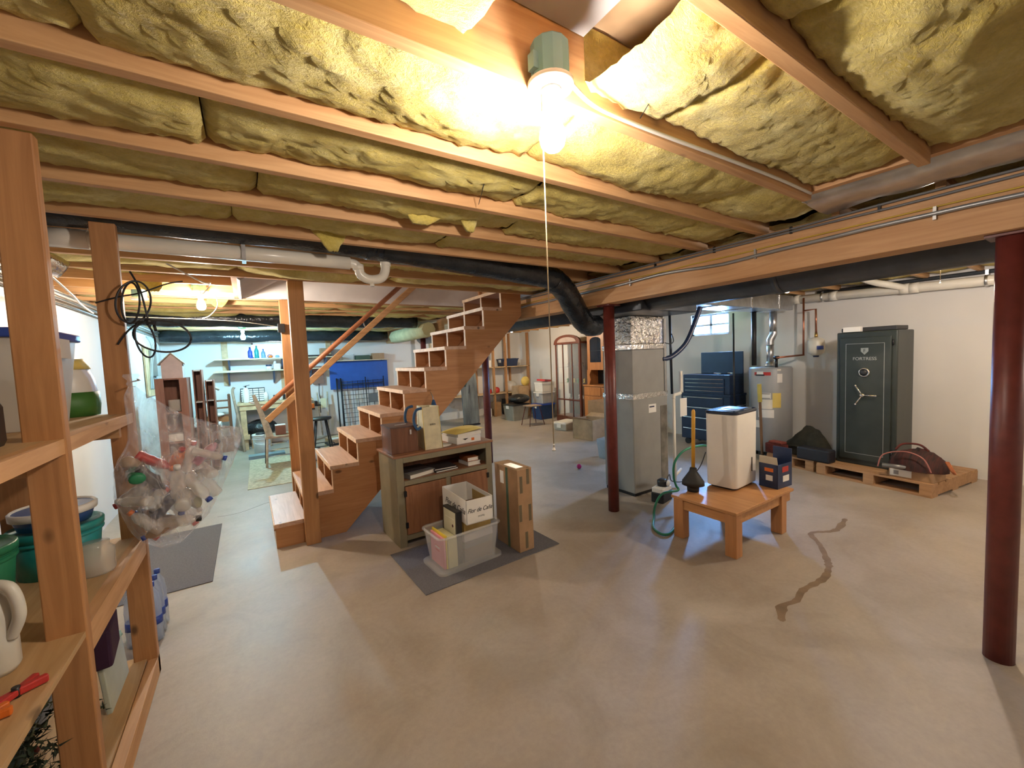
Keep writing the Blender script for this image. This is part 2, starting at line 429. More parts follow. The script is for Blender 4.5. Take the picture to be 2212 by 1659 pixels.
for k, y in enumerate(YJ):
    y0, y1 = y, y + .4075 - .038
    if y1 > YB - .02 or y0 < YF: continue
    if OY0 - .05 < y0 < OY1 - .1:
        batt(XL + .02, OX0 - .06, y0 + .004, y1 - .004, sd, res=.06); sd += 3; continue
    if y0 < OY1 + .04 < y1: y0 = OY1 + .042
    near = -.5 < y0 < 3.3
    res = .022 if near else .055
    xs = [XL + .02]
    xe = 2.31 if -.5 < y0 < .55 else 2.74
    while xs[-1] < xe - 1.5: xs.append(xs[-1] + rb.uniform(1.0, 1.35))
    xs.append(xe)
    for a, c in zip(xs, xs[1:]):
        sag = rb.choice([0, .01, .02, .035]) if near else rb.choice([.0, .02, .05])
        bs = 2.262 if near else 2.25
        if 2.5 < y0 < 2.9: bs = 2.42; sag = 0                    # bay that carries the black duct
        if .40 < y0 < .60 and a < .78 < c:                        # gap beside the lamp box
            batt(a + .004, .50, y0 + .004, y1 - .004, sd, bs, res); batt(.86, c - .004, y0 + .004, y1 - .004, sd + 2, bs, res, sag=sag); sd += 5; continue
        batt(a + .001, c - .001, y0 + .004, y1 - .004, sd, bs, res, sag=sag); sd += 3
    batt(2.80, 4.6, y0 + .044, y1 + .036, sd, 2.26, .07, sag=.04); sd += 3
    batt(4.61, XR - .02, y0 + .044, y1 + .036, sd, 2.26, .07, sag=.03); sd += 3

# girder with its cables and steel posts
gd = thing('girder_beam', 'long built-up wooden girder carried on red steel posts', 'beam', (2.845, 3.6, GIRD_Z))
for dx in (-.085, -.028, .028):
    build('plank', B().box(dx - .020 if dx < -.05 else dx - .028, dx + .028, -5.85, 5.95, 0, JB - GIRD_Z), WY, gd, bevel=.004)
STAPLE = mat('cable_staple', (.45, .44, .42), .4, metal=.6)
def girder_cable(name, label, z, r, mt_, y0, y1, wob, seed):
    pts = []
    for i in range(60):
        y = y0 + (y1 - y0) * i / 59
        pts.append((2.738 - r - .002, y, z + wob * fbm(y * 1.1, seed, 0, 2)))
    return tag(build(name, B().tube(pts, r, 8), mt_), label, 'cable')
girder_cable('power_cable', 'grey electric cable stapled along the girder top edge', 2.19, .0065, mat('grey_cable', (.16, .16, .165), .45), -2.2, 5.6, .006, 1)
girder_cable('power_cable', 'second grey electric cable stapled just below the girder top', 2.168, .0065, MATS['grey_cable'], -2.2, 5.6, .008, 2)
girder_cable('yellow_wire', 'thin yellow wire running along the middle of the girder', 2.118, .004, mat('yellow_wire', (.62, .42, .05), .5), -2.2, 4.2, .008, 3)
girder_cable('metal_conduit', 'grey flexible conduit clipped along the girder face', 2.086, .011, mat('conduit_grey', (.36, .37, .38), .35, metal=.6), -2.2, 5.2, .022, 4)
for i, y in enumerate((.55, 1.35, 2.35, 3.1, 4.2)):
    build('cable_clip', B().box(-.123, -.107, y - .006 - 3.6, y + .006 - 3.6, .105, .165), STAPLE, gd)
for y in (.75, 1.15, 1.62, 2.1, 3.4):
    build('cable_clip', B().box(-.121, -.107, y - .006 - 3.6, y + .006 - 3.6, .205, .245), BLACKM, gd)
POSTL = ['red round steel post standing in the open floor away from the furnace', 'red round steel post beside the grey furnace',
         'red round steel post behind the brown cabinet', 'red round steel post beyond the stairs']
for lab, y in zip(POSTL, (.33, 2.73, 5.13, 7.53)):
    t = thing('steel_post', lab, 'post', (2.865, y, 0), 0, 'steel posts under the girder')
    build('shaft', B().lathe([(.051, 0), (.051, GIRD_Z - .012)], 24), REDSTEEL, t)
    build('cap_plate', B().box(-.075, .075, -.075, .075, GIRD_Z - .012, GIRD_Z), REDSTEEL, t)

# stain on the concrete
STAINM = mat('damp_stain', (.24, .165, .105), .45, var=.15, vscale=9)
def stain(pts, ws, z=.0006):
    vs, fs = [], []; P = spline([(x, y, z) for x, y in pts], 6); n = len(P)
    for i, p in enumerate(P):
        d = (P[min(i + 1, n - 1)] - P[max(i - 1, 0)]).normalized(); s_ = Vector((-d.y, d.x, 0))
        w = ws * (.6 + .8 * abs(fbm(i * .35, 3.3))) * (.35 if i in (0, n - 1) else 1)
        vs += [p + s_ * w, p - s_ * w]
    for i in range(n - 1): fs.append((2 * i, 2 * i + 1, 2 * i + 3, 2 * i + 2))
    return build('stain', B().add(vs, fs), STAINM, floor)
stain([(4.24, 1.36), (3.99, 1.32), (3.86, 1.33), (3.70, 1.41), (3.54, 1.295), (3.34, 1.18), (3.21, 1.12), (3.02, 1.08), (2.78, 1.10), (2.63, 1.075), (2.505, 1.097), (2.36, 1.036)], .024)

CRACK = mat('floor_crack', (.09, .08, .07), .9)
def crack(pts, w):
    vs, fs = [], []; P = spline([(x, y, .0005) for x, y in pts], 5); n = len(P)
    for i, p in enumerate(P):
        d = (P[min(i + 1, n - 1)] - P[max(i - 1, 0)]).normalized(); s_ = Vector((-d.y, d.x, 0)); k = .006 * fbm(i * .7, 8.1)
        vs += [p + s_ * (w + k), p - s_ * (w - k)]
    for i in range(n - 1): fs.append((2 * i, 2 * i + 1, 2 * i + 3, 2 * i + 2))
    return build('crack', B().add(vs, fs), CRACK, floor)
crack([(-.36, 5.12), (-.25, 5.10), (-.13, 5.13), (-.01, 5.22), (.08, 5.28), (.16, 5.30)], .004)
# ================================================================== stairs
SX0, RUN, RISE, SY0, SY1 = .10, .2285, .206, 3.865, 4.79
st = thing('staircase', 'open wooden staircase of plywood steps rising to the floor above', 'staircase', (0, 0, 0))
NST = 11
def stringer(y0, y1, m_):
    prof = []
    for k in range(NST):
        prof.append((SX0 + RUN * k + .012, RISE * k if k else 0.0))
        prof.append((SX0 + RUN * k + .012, RISE * (k + 1) - .036))
    xe = SX0 + RUN * NST
    prof += [(xe, RISE * NST - .036), (xe, 2.43), (xe + .04, 2.43)]
    prof += [(xe + .04, 1.98), (SX0 + .55, 0.0)]
    return B().prism(prof, y0, y1, 'xz')
for a, c in ((SY0, SY0 + .03), (4.31, 4.34), (SY1 - .03, SY1)):
    build('stringer', stringer(a, c, None), PLY, st, fix=True)
for k in range(NST):
    x0, z1 = SX0 + RUN * k, RISE * (k + 1)
    if z1 > 2.3: break
    build('tread', B().box(x0, x0 + RUN + .012, SY0 - .004, SY1 + .004, z1 - .036, z1), TREAD, st, bevel=.004)
    build('nosing', B().box(x0 - .006, x0, SY0 - .004, SY1 + .004, z1 - .036, z1 - .001), EDGEW, st)
    for a in (SY0, 4.31, SY1 - .03):                      # pale sawn edge of each stringer
        if k: build('edge_strip', B().box(x0 + .006, x0 + .012, a, a + .030, z1 - RISE, z1 - .036), EDGEW, st)
        else: build('edge_strip', B().box(x0 + .006, x0 + .012, a, a + .030, 0, z1 - .036), PLY, st)
# sheet closing the back of the steps
sheet = B()
x0, z0, x1, z1 = SX0 + .36, .10, SX0 + RUN * NST, 2.10
sheet.prism([(x0 - .07, z0 + .02), (x1 - .07, z1 + .02), (x1 - .055, z1), (x0 - .055, z0)], SY0 + .032, SY1 - .032, 'xz')
build('back_sheet', sheet, CABW, st)
build('riser', B().box(SX0 + .03, SX0 + .045, SY0 + .03, SY1 - .03, 0, RISE - .036), PLY, st)
build('kick_plate', B().box(SX0 + .1, SX0 + RUN + .012, SY0 + .03, SY0 + .04, .02, .09), CABW, st)
# handrail with two parallel rails on the far side
hr = thing('handrail', 'pair of sloping reddish wooden rails along the staircase', 'handrail', (0, 0, 0))
pa, pb = Vector((.103, 4.80, 1.085)), Vector((1.76, 4.80, 2.56))
build('rail', B().tube([pa, pb], .026, 14), RAILW, hr)
pa2, pb2 = pa + Vector((.03, .0, -.115)), pb + Vector((.03, .0, -.115))
build('rail', B().bar(pa2, pb2, .036, .062), WX, hr, bevel=.006)
d_ = (pb - pa).normalized()
for t_ in (.25, .62):
    p = pa.lerp(pb, t_)
    build('bracket', B().tube([p, p + Vector((.012, .0, -.06)), p + Vector((.03, 0, -.09))], .007, 8), STEEL, hr)
# timber posts beside the stairs
tag(build('timber_post', B().box(-.057, .057, -.045, .045, 0, JB), WZ, loc=(.375, 3.812, 0), bevel=.004), 'tall square wooden post at the near foot of the staircase', 'post')
t = thing('timber_post', 'wooden post on the far side of the staircase holding the rails', 'post', (.375, 4.875, 0))
build('shaft', B().box(-.055, .055, -.035, .035, 0, JB), WZ, t, bevel=.004)
build('junction_box', B().box(-.085, -.02, -.065, -.035, 1.86, 1.95), BLACK, t, bevel=.004)

# ================================================================== lamps
def bulb_lamp(name, label, loc, strength, col, cord_to=None, box=True, box_mt=None):
    t = thing(name, label, 'lamp', loc, 0, 'bare bulb lamps under the joists')
    L = emit('lit_bulb_%d' % len(MATS), col, strength)
    build('bulb', B().lathe([(0, -.055), (.018, -.052), (.030, -.040), (.034, -.022), (.032, -.004), (.024, .018), (.016, .036), (.015, .045), (0, .045)], 20), L, t)
    build('socket', B().lathe([(.020, .045), (.021, .060), (.024, .062), (.024, .085), (.028, .09), (.028, .10)], 18), WHITEP, t)
    build('ceiling_plate', B().lathe([(.030, .098), (.056, .100), (.060, .106), (.060, .114), (.040, .118)], 28), WHITEP, t)
    if box: build('outlet_box', B().lathe([(.050, .116), (.050, .205), (.046, .21)], 12, smooth=False).box(-.062, -.045, -.012, .012, .13, .17), box_mt or TEALBOX, t)
    if cord_to:
        cx, cy, cz = cord_to
        c_ = build('pull_cord', B().tube([(cx, cy, .10), (cx, cy, cz)], .0016, 6), mat('pull_cord', (.62, .50, .32), .7), t)
        build('cord_bell', B().lathe([(.0015, 0), (.003, -.002), (.0045, -.006), (.0055, -.009), (0, -.009)], 10, (cx, cy, cz)).ball((cx, cy, cz + .007), .003, 6), WHITEP, c_)
    return t
TEALBOX = mat('blue_outlet_box', (.18, .34, .38), .45)
bulb_lamp('bare_bulb_lamp', 'lit bare bulb in a blue outlet box beside the thick joist, long pull cord hanging', (.708, .855, 2.088), BULB_MAIN, (1.0, .87, .75), (-.022, .012, -.835))
bulb_lamp('bare_bulb_lamp', 'lit bare bulb under the joists next to the stair opening', (-.30, 4.53, 2.09), BULB_STAIR, (1.0, .86, .72))
bulb_lamp('bare_bulb_lamp', 'cold white lit bulb above the far workbench shelves', (-.02, 7.9, 2.03), BULB_BENCH, (.36, .75, 1.0))
bulb_lamp('bare_bulb_lamp', 'added unseen fill bulb over the empty near floor away from the stairs', (4.6, -1.45, 2.09), FILL_REAR, (1.0, .88, .78))  # unseen bulb added behind the camera to brighten the near floor and ceiling
bulb_lamp('bare_bulb_lamp', 'lit bare bulb above the far totes and oak hutch', (4.75, 7.3, 2.10), BULB_HUTCH, (1.0, .82, .62))
bulb_lamp('bare_bulb_lamp', 'lit bare bulb with short cord near the black safe', (4.42, .84, 2.095), BULB_SAFE, (1.0, .87, .76), (-.02, .01, -.16), False)
# rim board the bench and safe lamps hang on
t = thing('outlet_box', 'blue plastic outlet box with no bulb near the stair opening', 'outlet box', (-.72, 4.62, 2.12))
build('body', B().lathe([(.05, .02), (.05, .08)], 12, smooth=False), TEALBOX, t); build('cover', B().lathe([(.055, 0), (.058, .01), (.052, .02)], 20), WHITEP, t)
# cable from the lamp along its joist
tag(build('lamp_cable', B().tube(spline([(.77, .845, 2.215), (.86, .862, 2.20), (1.0, .878, 2.205), (1.25, .884, 2.212), (1.6, .884, 2.22), (2.0, .884, 2.225), (2.3, .884, 2.22)]), .0065, 8), WCABLE), 'white cable stapled along the joist beside the pull cord lamp', 'cable')
build('joist', B().box(.50, .86, .56, .60, 2.36, 2.44), WX, ceil)
tag(build('vapour_barrier_patch', B().box(.50, .86, .60, .888, 2.395, 2.405), mat('grey_paper_patch', (.36, .35, .36), .8)), 'bare grey patch of subfloor above the pull cord lamp', 'patch')
for p, q in (((.98, .70, 2.235), (1.06, .86, 2.215)), ((.86, 1.46, 2.235), (.93, 1.66, 2.20))):
    tag(build('insulation_hanger_wire', B().tube([p, q], .0016, 6), BLACKM), 'thin wire holding up insulation between the joists', 'wire', 'insulation hanger wires')

# torn tongues of insulation hanging below the joists
def flap(x, y, w, h, lean, seed):
    vs, fs = [], []
    for s_ in (0, 1):
        for i in range(9):
            u = i / 8
            for j in range(5):
                q = j / 4; wid = w * (1 - q * .75) * (1 + .15 * fbm(u * 3, q * 3, seed))
                vs.append((x + (u - .5) * wid + lean * q, y + .02 * s_ + .03 * q + .006 * fbm(u * 6, q * 6, seed + s_), 2.262 - (.06 + h) * q + .006 * fbm(u * 9, q * 5, seed)))
    for s_ in (0, 1):
        for i in range(8):
            for j in range(4):
                o = s_ * 45 + i * 5 + j; fs.append((o, o + 5, o + 6, o + 1))
    for i in range(8): fs.append((i * 5 + 4, i * 5 + 9, 45 + i * 5 + 9, 45 + i * 5 + 4))
    for j in range(4): fs += [(j, j + 1, 46 + j, 45 + j), (40 + j, 85 + j, 86 + j, 41 + j)]
    return build('insulation_flap', B().add(vs, fs, True), INSUL, ceil)
flap(.44, 2.50, .20, .05, .02, 1); flap(.80, 1.93, .30, .022, -.03, 4); flap(1.02, 1.94, .14, .02, .03, 7)
flap(-.62, 4.15, .30, .07, .05, 12); flap(-.2, 5.1, .26, .06, .0, 15)
# ================================================================== ducts and drains
def wobble(pts, r, n=16, jit=.035, seed=1): return B().tube(pts, r, n, True, jit, seed)
t = thing('branch_duct', 'black wrapped round duct running beneath the joists and turning under the girder', 'duct', (0, 0, 0))
P1 = spline([(-1.26, 2.745, 2.30), (-.4, 2.745, 2.30), (.35, 2.745, 2.298), (.75, 2.765, 2.285)], 8)
P2 = spline([(.75, 2.77, 2.28), (1.2, 2.79, 2.255), (1.7, 2.81, 2.225), (2.18, 2.83, 2.195), (2.34, 2.84, 2.165)], 8)
P3 = spline([(2.30, 2.84, 2.17), (2.46, 2.88, 2.10), (2.62, 2.94, 1.97), (2.78, 3.0, 1.84), (2.92, 3.04, 1.79), (3.03, 3.06, 1.80)], 6)
build('pipe_section', wobble(P1, .105, seed=2), WRAP, t); build('pipe_section', wobble(P2, .098, seed=3), WRAP, t)
build('elbow', wobble(P3, [.104] * len(P3), seed=4), WRAP, t)
build('joint_tape', wobble([(.70, 2.768, 2.292), (.80, 2.772, 2.286)], .110, seed=5), WRAP, t)
t = thing('trunk_duct', 'big dark round trunk duct slung beside the girder', 'duct', (0, 0, 0))
build('pipe_section', B().tube([(3.20, y, 2.035) for y in (-2.2, -1, .2, 1.4, 2.5)], .155, 28), TRUNKM, t)
build('pipe_section', B().tube([(3.20, y, 2.03) for y in (3.3, 4.4, 5.6, 7.0, 8.4)], .158, 28), TRUNKM, t)
build('plenum_box', B().box(3.02, 3.86, 2.48, 3.32, 1.885, 2.19), TRUNKM, t, bevel=.01)
for y in (.2, 1.4, 4.4, 5.6): build('joint_band', B().tube([(3.2, y - .02, 2.034), (3.2, y + .02, 2.034)], .160, 28), TRUNKM, t)
t = thing('supply_duct', 'flat silver sheet metal duct leading to the window wall', 'duct', (0, 0, 0))
build('body', B().box(3.87, 6.30, 2.62, 2.98, 1.995, 2.19), STEEL, t, bevel=.01)
for x in (4.5, 5.2, 5.9): build('seam', B().box(x - .012, x + .012, 2.61, 2.99, 1.987, 2.19), FOILT, t)
t = thing('return_duct', 'dull silver sheet metal duct along the girder top', 'duct', (0, 0, 0))
m_ = B()
nseg = 44
vs, fs = [], []
for i in range(nseg + 1):
    y = -2.2 + 3.16 * i / nseg
    for (x, z) in ((2.40, 2.43), (2.40, 2.24), (2.46, 2.215), (2.60, 2.205), (2.70, 2.215), (2.735, 2.25), (2.735, 2.43)):
        vs.append((x + .006 * fbm(y * 7, x * 5), y, z + .010 * fbm(y * 8, x * 9 + 3)))
for i in range(nseg):
    for j in range(6): fs.append((i * 7 + j, (i + 1) * 7 + j, (i + 1) * 7 + j + 1, i * 7 + j + 1))
build('body', B().add(vs, fs, True), STEEL, t, fix=False)
build('end_cap', B().box(2.40, 2.735, .955, .962, 2.22, 2.43), STEEL, t)
# black plastic ducts under the far joists
for i, (y, z, x0, x1) in enumerate(((6.6, 2.17, -1.2, 2.4), (9.0, 2.10, -1.2, 2.6))):
    pts = [(x0 + (x1 - x0) * k / 26, y, z + .018 * fbm(k * .5, i * 4.0)) for k in range(27)]
    tag(build('flexible_duct', wobble(pts, .105, 14, .05, i + 9), WRAP), ('black wrapped flexible duct above the workbench wall', 'black wrapped flexible duct between the far rails and the bench lamp')[1 - i], 'duct')
# white drain with trap
dr = thing('drain_pipe', 'white plastic drain pipe with a looped trap under the joists', 'pipe', (0, 0, 0))
build('run', B().tube([(-1.26, 2.80, 2.153), (-.6, 2.80, 2.157), (.1, 2.80, 2.156), (.60, 2.80, 2.153)], .040, 18), PVC, dr)
build('coupling', B().tube([(-.74, 2.80, 2.156), (-.60, 2.80, 2.157)], .046, 18), PVC, dr)
trap = spline([(.58, 2.80, 2.153), (.63, 2.80, 2.148), (.655, 2.80, 2.118), (.665, 2.80, 2.085), (.70, 2.80, 2.062), (.745, 2.80, 2.058), (.80, 2.80, 2.075), (.825, 2.80, 2.12), (.83, 2.80, 2.18), (.83, 2.80, 2.30)], 7)
build('trap', B().tube(trap, .030, 16), PVC, dr)
build('clean_out', B().tube([(.735, 2.80, 2.032), (.735, 2.80, 2.012)], .014, 12), PVC, dr)
for tk in ((.652, 2.80, 2.13), (.83, 2.80, 2.17)): build('collar', B().tube([(tk[0], 2.80, tk[2] - .018), (tk[0], 2.80, tk[2] + .018)], .034, 16), PVC, dr)
build('hanger_strap', B().box(.018, .038, 2.752, 2.756, 2.112, 2.20).box(.018, .038, 2.752, 2.848, 2.108, 2.114), STEEL, dr)
# drain along the safe wall
dr = thing('drain_pipe', 'white plastic drain pipe running along the safe wall', 'pipe', (0, 0, 0))
build('run', B().tube([(6.40, 3.02, 2.15), (6.40, 1.0, 2.092), (6.40, -2.2, 2.0)], .052, 18), PVC, dr)
for y in (2.62, 2.2, 1.52, 1.44): build('coupling', B().tube([(6.40, y - .04, 2.092 + (y - 1) * .029), (6.40, y + .04, 2.092 + (y - 1) * .029)], .059, 18), PVC, dr)
build('branch', B().tube(spline([(6.40, 1.5, 2.11), (6.25, 1.62, 2.16), (6.1, 1.72, 2.20), (5.5, 1.75, 2.25)]), .036, 14), PVC, dr)
build('trap', B().tube(spline([(6.36, 2.86, 2.30), (6.36, 2.86, 2.16), (6.36, 2.88, 2.07), (6.36, 2.95, 2.03), (6.36, 3.02, 2.07), (6.36, 3.04, 2.14)]), .030, 14), PVC, dr)
for y in (2.32, .90):
    z = 2.092 + (y - 1) * .029
    build('hanger_strap', B().tube([(6.40, y - .012, z), (6.40, y + .012, z)], .060, 18).box(6.39, 6.41, y - .012, y + .012, z + .05, 2.2), STEEL, dr)
t = thing('sprinkler_pipe', 'dark thin pipe along the top of the safe wall', 'pipe', (0, 0, 0))
build('run', B().tube([(6.46, 2.4, 2.2), (6.46, -2.2, 2.16)], .022, 10), TRUNKM, t)
# ================================================================== brown cabinet and what is on it
CABP = mat('olive_paint', (.26, .225, .145), .55, var=.08)
CABTOP = wood('cabinet_top_wood', (.34, .16, .085), (.23, .10, .05), 'x', .4, False)
cab = thing('low_cabinet', 'low brown cabinet with olive frame, open shelf and two panelled doors', 'cabinet', (.94, 3.235, 0), .04)
W_, D_, H_ = .90, .42, .755
build('side_panel', B().box(0, .02, 0, D_, .0, .735), CABP, cab); build('side_panel', B().box(W_ - .02, W_, 0, D_, 0, .735), CABP, cab)
build('back_panel', B().box(.02, W_ - .02, D_ - .012, D_, .05, .735), CABW, cab)
build('top', B().box(-.018, W_ + .018, -.022, D_, .735, H_), CABTOP, cab, bevel=.004)
build('bottom_board', B().box(.02, W_ - .02, .02, D_ - .012, .07, .09), CABW, cab)
build('shelf_board', B().box(.02, W_ - .02, .004, D_ - .012, .525, .543), CABW, cab)
for x0, x1, z0, z1 in ((0, .06, 0, .735), (W_ - .06, W_, 0, .735), (.06, W_ - .06, .69, .735), (.06, W_ - .06, .50, .54), (.06, W_ - .06, .05, .095)):
    build('face_frame', B().box(x0, x1, -.018, 0, z0, z1), CABP, cab, bevel=.003)
build('divider', B().box(W_ / 2 - .022, W_ / 2 + .022, -.018, 0, .095, .50), CABP, cab)
for x0, x1 in ((.062, W_ / 2 - .024), (W_ / 2 + .024, W_ - .062)):
    d = build('door', B().box(x0, x1, -.030, -.012, .10, .496), CABW, cab, bevel=.003)
    build('door_panel', B().box(x0 + .05, x1 - .05, -.034, -.030, .15, .446), OAK if 0 else CABW, d, bevel=.004)
    hx = x0 - .012 if x0 < .3 else x1 - .008
    for z in (.16, .42): build('hinge', B().box(hx, hx + .02, -.040, -.026, z, z + .045), BLACKM, d)
def on_cab(x, y, z=.755):
    c, s = math.cos(.04), math.sin(.04); return (.94 + c * x - s * y, 3.235 + s * x + c * y, z)
# on the open shelf
def flat_item(name, label, cat, loc, rot, sx, sy, sz, mt_, edge=None):
    if edge is None: return tag(build(name, B().box(-sx / 2, sx / 2, -sy / 2, sy / 2, 0, sz), mt_, loc=loc, rot=rot, bevel=.002), label, cat)
    t = thing(name, label, cat, loc, rot)
    build('page_block', B().box(-sx / 2 + .003, sx / 2 - .004, -sy / 2 + .004, sy / 2 - .004, .003, sz - .003), edge, t)
    build('cover', B().box(-sx / 2, sx / 2, -sy / 2, sy / 2, 0, .003).box(-sx / 2, sx / 2, -sy / 2, sy / 2, sz - .003, sz).box(-sx / 2, -sx / 2 + .003, -sy / 2, sy / 2, 0, sz), mt_, t)
    return t
flat_item('ring_binder', 'white ring binder lying open-ended on the cabinet shelf', 'binder', on_cab(.21, .14, .543), .3, .26, .24, .035, mat('grey_binder', (.30, .28, .26), .5), PAPER)
flat_item('magazine', 'dark magazine on top of the white ring binder', 'magazine', on_cab(.2, .17, .579), .15, .26, .20, .008, mat('dark_cover', (.05, .045, .05), .3))
flat_item('photo_album', 'black album with pale page edge lying in the cabinet shelf middle', 'album', on_cab(.46, .12, .543), .1, .22, .2, .016, MATS['dark_cover'], PAPER)
flat_item('photo_album', 'thin black album stacked on the pale edged album', 'album', on_cab(.46, .13, .560), .0, .21, .2, .014, MATS['dark_cover'], PAPER)
flat_item('book', 'white book at the bottom of the two books in the cabinet', 'book', on_cab(.74, .12, .543), .06, .13, .18, .034, WHITEC, PAPER)
flat_item('book', 'orange brown book stacked on the white book in the cabinet', 'book', on_cab(.74, .13, .578), .02, .115, .17, .036, mat('orange_cover', (.42, .14, .05), .5), PAPER)
# on top
bx = thing('wooden_box', 'dark brown wooden box with a slotted lid on the cabinet', 'box', on_cab(.0, .06), .02)
build('body', B().box(0, .225, 0, .26, 0, .21), DARKW, bx, bevel=.003)
ld = build('lid', B().box(-.006, .231, -.006, .266, .21, .222), mat('lid_brown', (.12, .07, .06), .35), bx, bevel=.002)
build('slot', B().box(.07, .17, .12, .135, .2221, .2226), BLACK, ld); build('slot_edge', B().box(.07, .17, .110, .117, .2221, .2240), WHITEC, ld)
build('keyhole_plate', B().box(.155, .17, -.010, -.006, .15, .19), CHROME, bx)
tb = thing('tote_bag', 'cream paper tote bag with blue handles standing on the cabinet', 'bag', on_cab(.275, .03), 0)
mbag = B()
lo = [(0, .0), (.155, -.01), (.165, .24), (.02, .25)]; hi = [(-.005, .01), (.135, .0), (.14, .23), (.03, .24)]
vs = [(x, y, 0) for x, y in lo] + [(x + .004 * math.sin(i), y, .36 + .008 * math.sin(i * 2.1)) for i, (x, y) in enumerate(hi)]
mbag.add(vs, [(3, 2, 1, 0)] + [(i, (i + 1) % 4, (i + 1) % 4 + 4, i + 4) for i in range(4)])
TOTE = mat('cream_bag', (.70, .64, .44), .5, var=.08, vscale=14)
bo = build('body', mbag, TOTE, tb, fix=False)
build('yellow_edge', B().tube([(0, -.001, 0), (-.005, .009, .36)], .0025, 6).tube([(.155, -.011, 0), (.135, -.001, .36)], .0025, 6), YELLOW, tb)
for ys in (.01, .235):
    build('handle', B().tube(spline([(-.005, ys + .01, .355), (-.06, ys, .34), (-.085, ys - .01, .26), (-.065, ys - .02, .19), (-.03, ys - .015, .20)]), [.012] * 33, 8), DENIM, tb)
text('lettering', 'asics', .028, INK, tb, (.075, -.0085, .215), (math.radians(88.8), 0, 0), .0006)
text('fine_print', '..........', .018, mat('faint_print', (.50, .46, .36), .7), tb, (.078, -.009, .10), (math.radians(88.8), 0, 0), .0004)
bb = thing('backpack_strap_bag', 'blue fabric bag hanging behind the cream tote bag', 'bag', (1.52, 3.80, .36))
ms = B()
for i in range(9):
    pass
ms.lathe([(.02, .0), (.075, .03), (.085, .16), (.08, .35), (.055, .56), (.03, .70), (.012, .76), (0, .765)], 14, (0, 0, 0), sy=.62)
build('body', ms, DENIM, bb)
build('strap', B().tube(spline([(-.02, -.05, .70), (-.10, -.07, .63), (-.06, -.06, .45), (.0, -.055, .30)]), .012, 8), DENIM, bb)
build('hook', B().tube([(0, 0, .75), (0, .02, .80), (0, .075, .84)], .004, 6), STEEL, bb)
en = thing('letter_box', 'white shallow box with printed side on the cabinet end', 'box', on_cab(.57, .02), .08)
build('tray', B().box(0, .25, 0, .30, 0, .062), WHITEC, en, bevel=.003)
build('print', B().box(.15, .18, -.0012, 0, .018, .042), ORANGE, en); build('print_mark', B().prism([(.06, .045), (.12, .045), (.085, .03)], -.0012, 0, 'xz'), INK, en)
flat_item('magazine', 'thick white catalogue lying in the shallow white box', 'magazine', on_cab(.70, .17, .817), .12, .25, .27, .03, PAPER)
ey = thing('envelope', 'puffy yellow envelope on top of the white catalogue', 'envelope', on_cab(.70, .16, .8475), .25)
vs, fs = [], []
for i in range(13):
    for j in range(9):
        u, v_ = i / 12, j / 8; vs.append(((u - .5) * .34, (v_ - .5) * .24, .001 + .030 * (math.sin(PI * u) * math.sin(PI * v_)) ** .5 + .014 * u))
for i in range(12):
    for j in range(8): fs.append((i * 9 + j, (i + 1) * 9 + j, (i + 1) * 9 + j + 1, i * 9 + j + 1))
build('padded_front', B().add(vs, fs, True), YELLOW, ey, fix=False)
build('flat_back', B().box(-.17, .17, -.12, .12, 0, .001), mat('envelope_back', (.72, .60, .40), .6), ey)
tag(build('round_paper', B().lathe([(.0, 0), (.13, 0), (.13, .003), (0, .003)], 24, sy=.7), PAPER, loc=on_cab(.43, .12, .7555)), 'cream paper sheet under the tote bag', 'paper')

# ================================================================== floor mat, tub, cartons
tag(build('floor_mat', B().box(0, 1.14, 0, .70, 0, .006), GREYF, loc=(.862, 2.463, .0), rot=.034, bevel=.003), 'dark grey rubber mat under the clear tub and tall carton', 'mat')
tub = thing('storage_tub', 'clear plastic storage tub full of folders on the grey mat', 'tub', (1.275, 2.765, .007), .06)
def tub_shell(sx, sy, h, th=.004, taper=.86, r=.03):
    """open thin-walled tub"""
    m_ = B(); n = 5
    def ring(k, z, ins=0):
        out = []
        for cx, cy, a0 in ((1, 1, 0), (-1, 1, 90), (-1, -1, 180), (1, -1, 270)):
            for i in range(n + 1):
                t_ = math.radians(a0 + 90 * i / n); out.append((k * (cx * (sx / 2 - r) + r * math.cos(t_)) - 0, k * (cy * (sy / 2 - r) + r * math.sin(t_)), z))
        return out
    N = 4 * (n + 1)
    R = [ring(taper, 0), ring(1, h), ring(.985, h), ring(taper * .985, th)]
    vs = sum(R, []); fs = [tuple(reversed(range(N)))]
    for a in range(3): fs += [(a * N + i, a * N + (i + 1) % N, (a + 1) * N + (i + 1) % N, (a + 1) * N + i) for i in range(N)]
    fs.append(tuple(3 * N + i for i in range(N)))
    return m_.add(vs, fs)
build('body', tub_shell(.50, .30, .262), TUB, tub)

rim = []
for cx, cy, a0 in ((1, 1, 0), (-1, 1, 90), (-1, -1, 180), (1, -1, 270)):
    for i in range(5):
        t_ = math.radians(a0 + 90 * i / 4); rim.append((cx * .215 + .04 * math.cos(t_), cy * .115 + .04 * math.sin(t_), .258))
build('rim', B().tube(rim + [rim[0]], .010, 8, False), TUB, tub)
build('lid_underneath', B().rbox(.53, .33, .0, .016, .05), TUB, tub)
def tubp(x, y, z): c, s = math.cos(.06), math.sin(.06); return (1.275 + c * x - s * y, 2.765 + s * x + c * y, z)
def in_tub(name, label, cat, x0, x1, y0, y1, z0, z1, mt_):
    return tag(build(name, B().box(x0, x1, y0, y1, 0, z1 - z0), mt_, loc=tubp(0, 0, z0 + .012), rot=.06, bevel=.002), label, cat)
pf = thing('paper_folder', 'pink paper folder standing against the clear tub side', 'folder', tubp(0, 0, .024), .06)
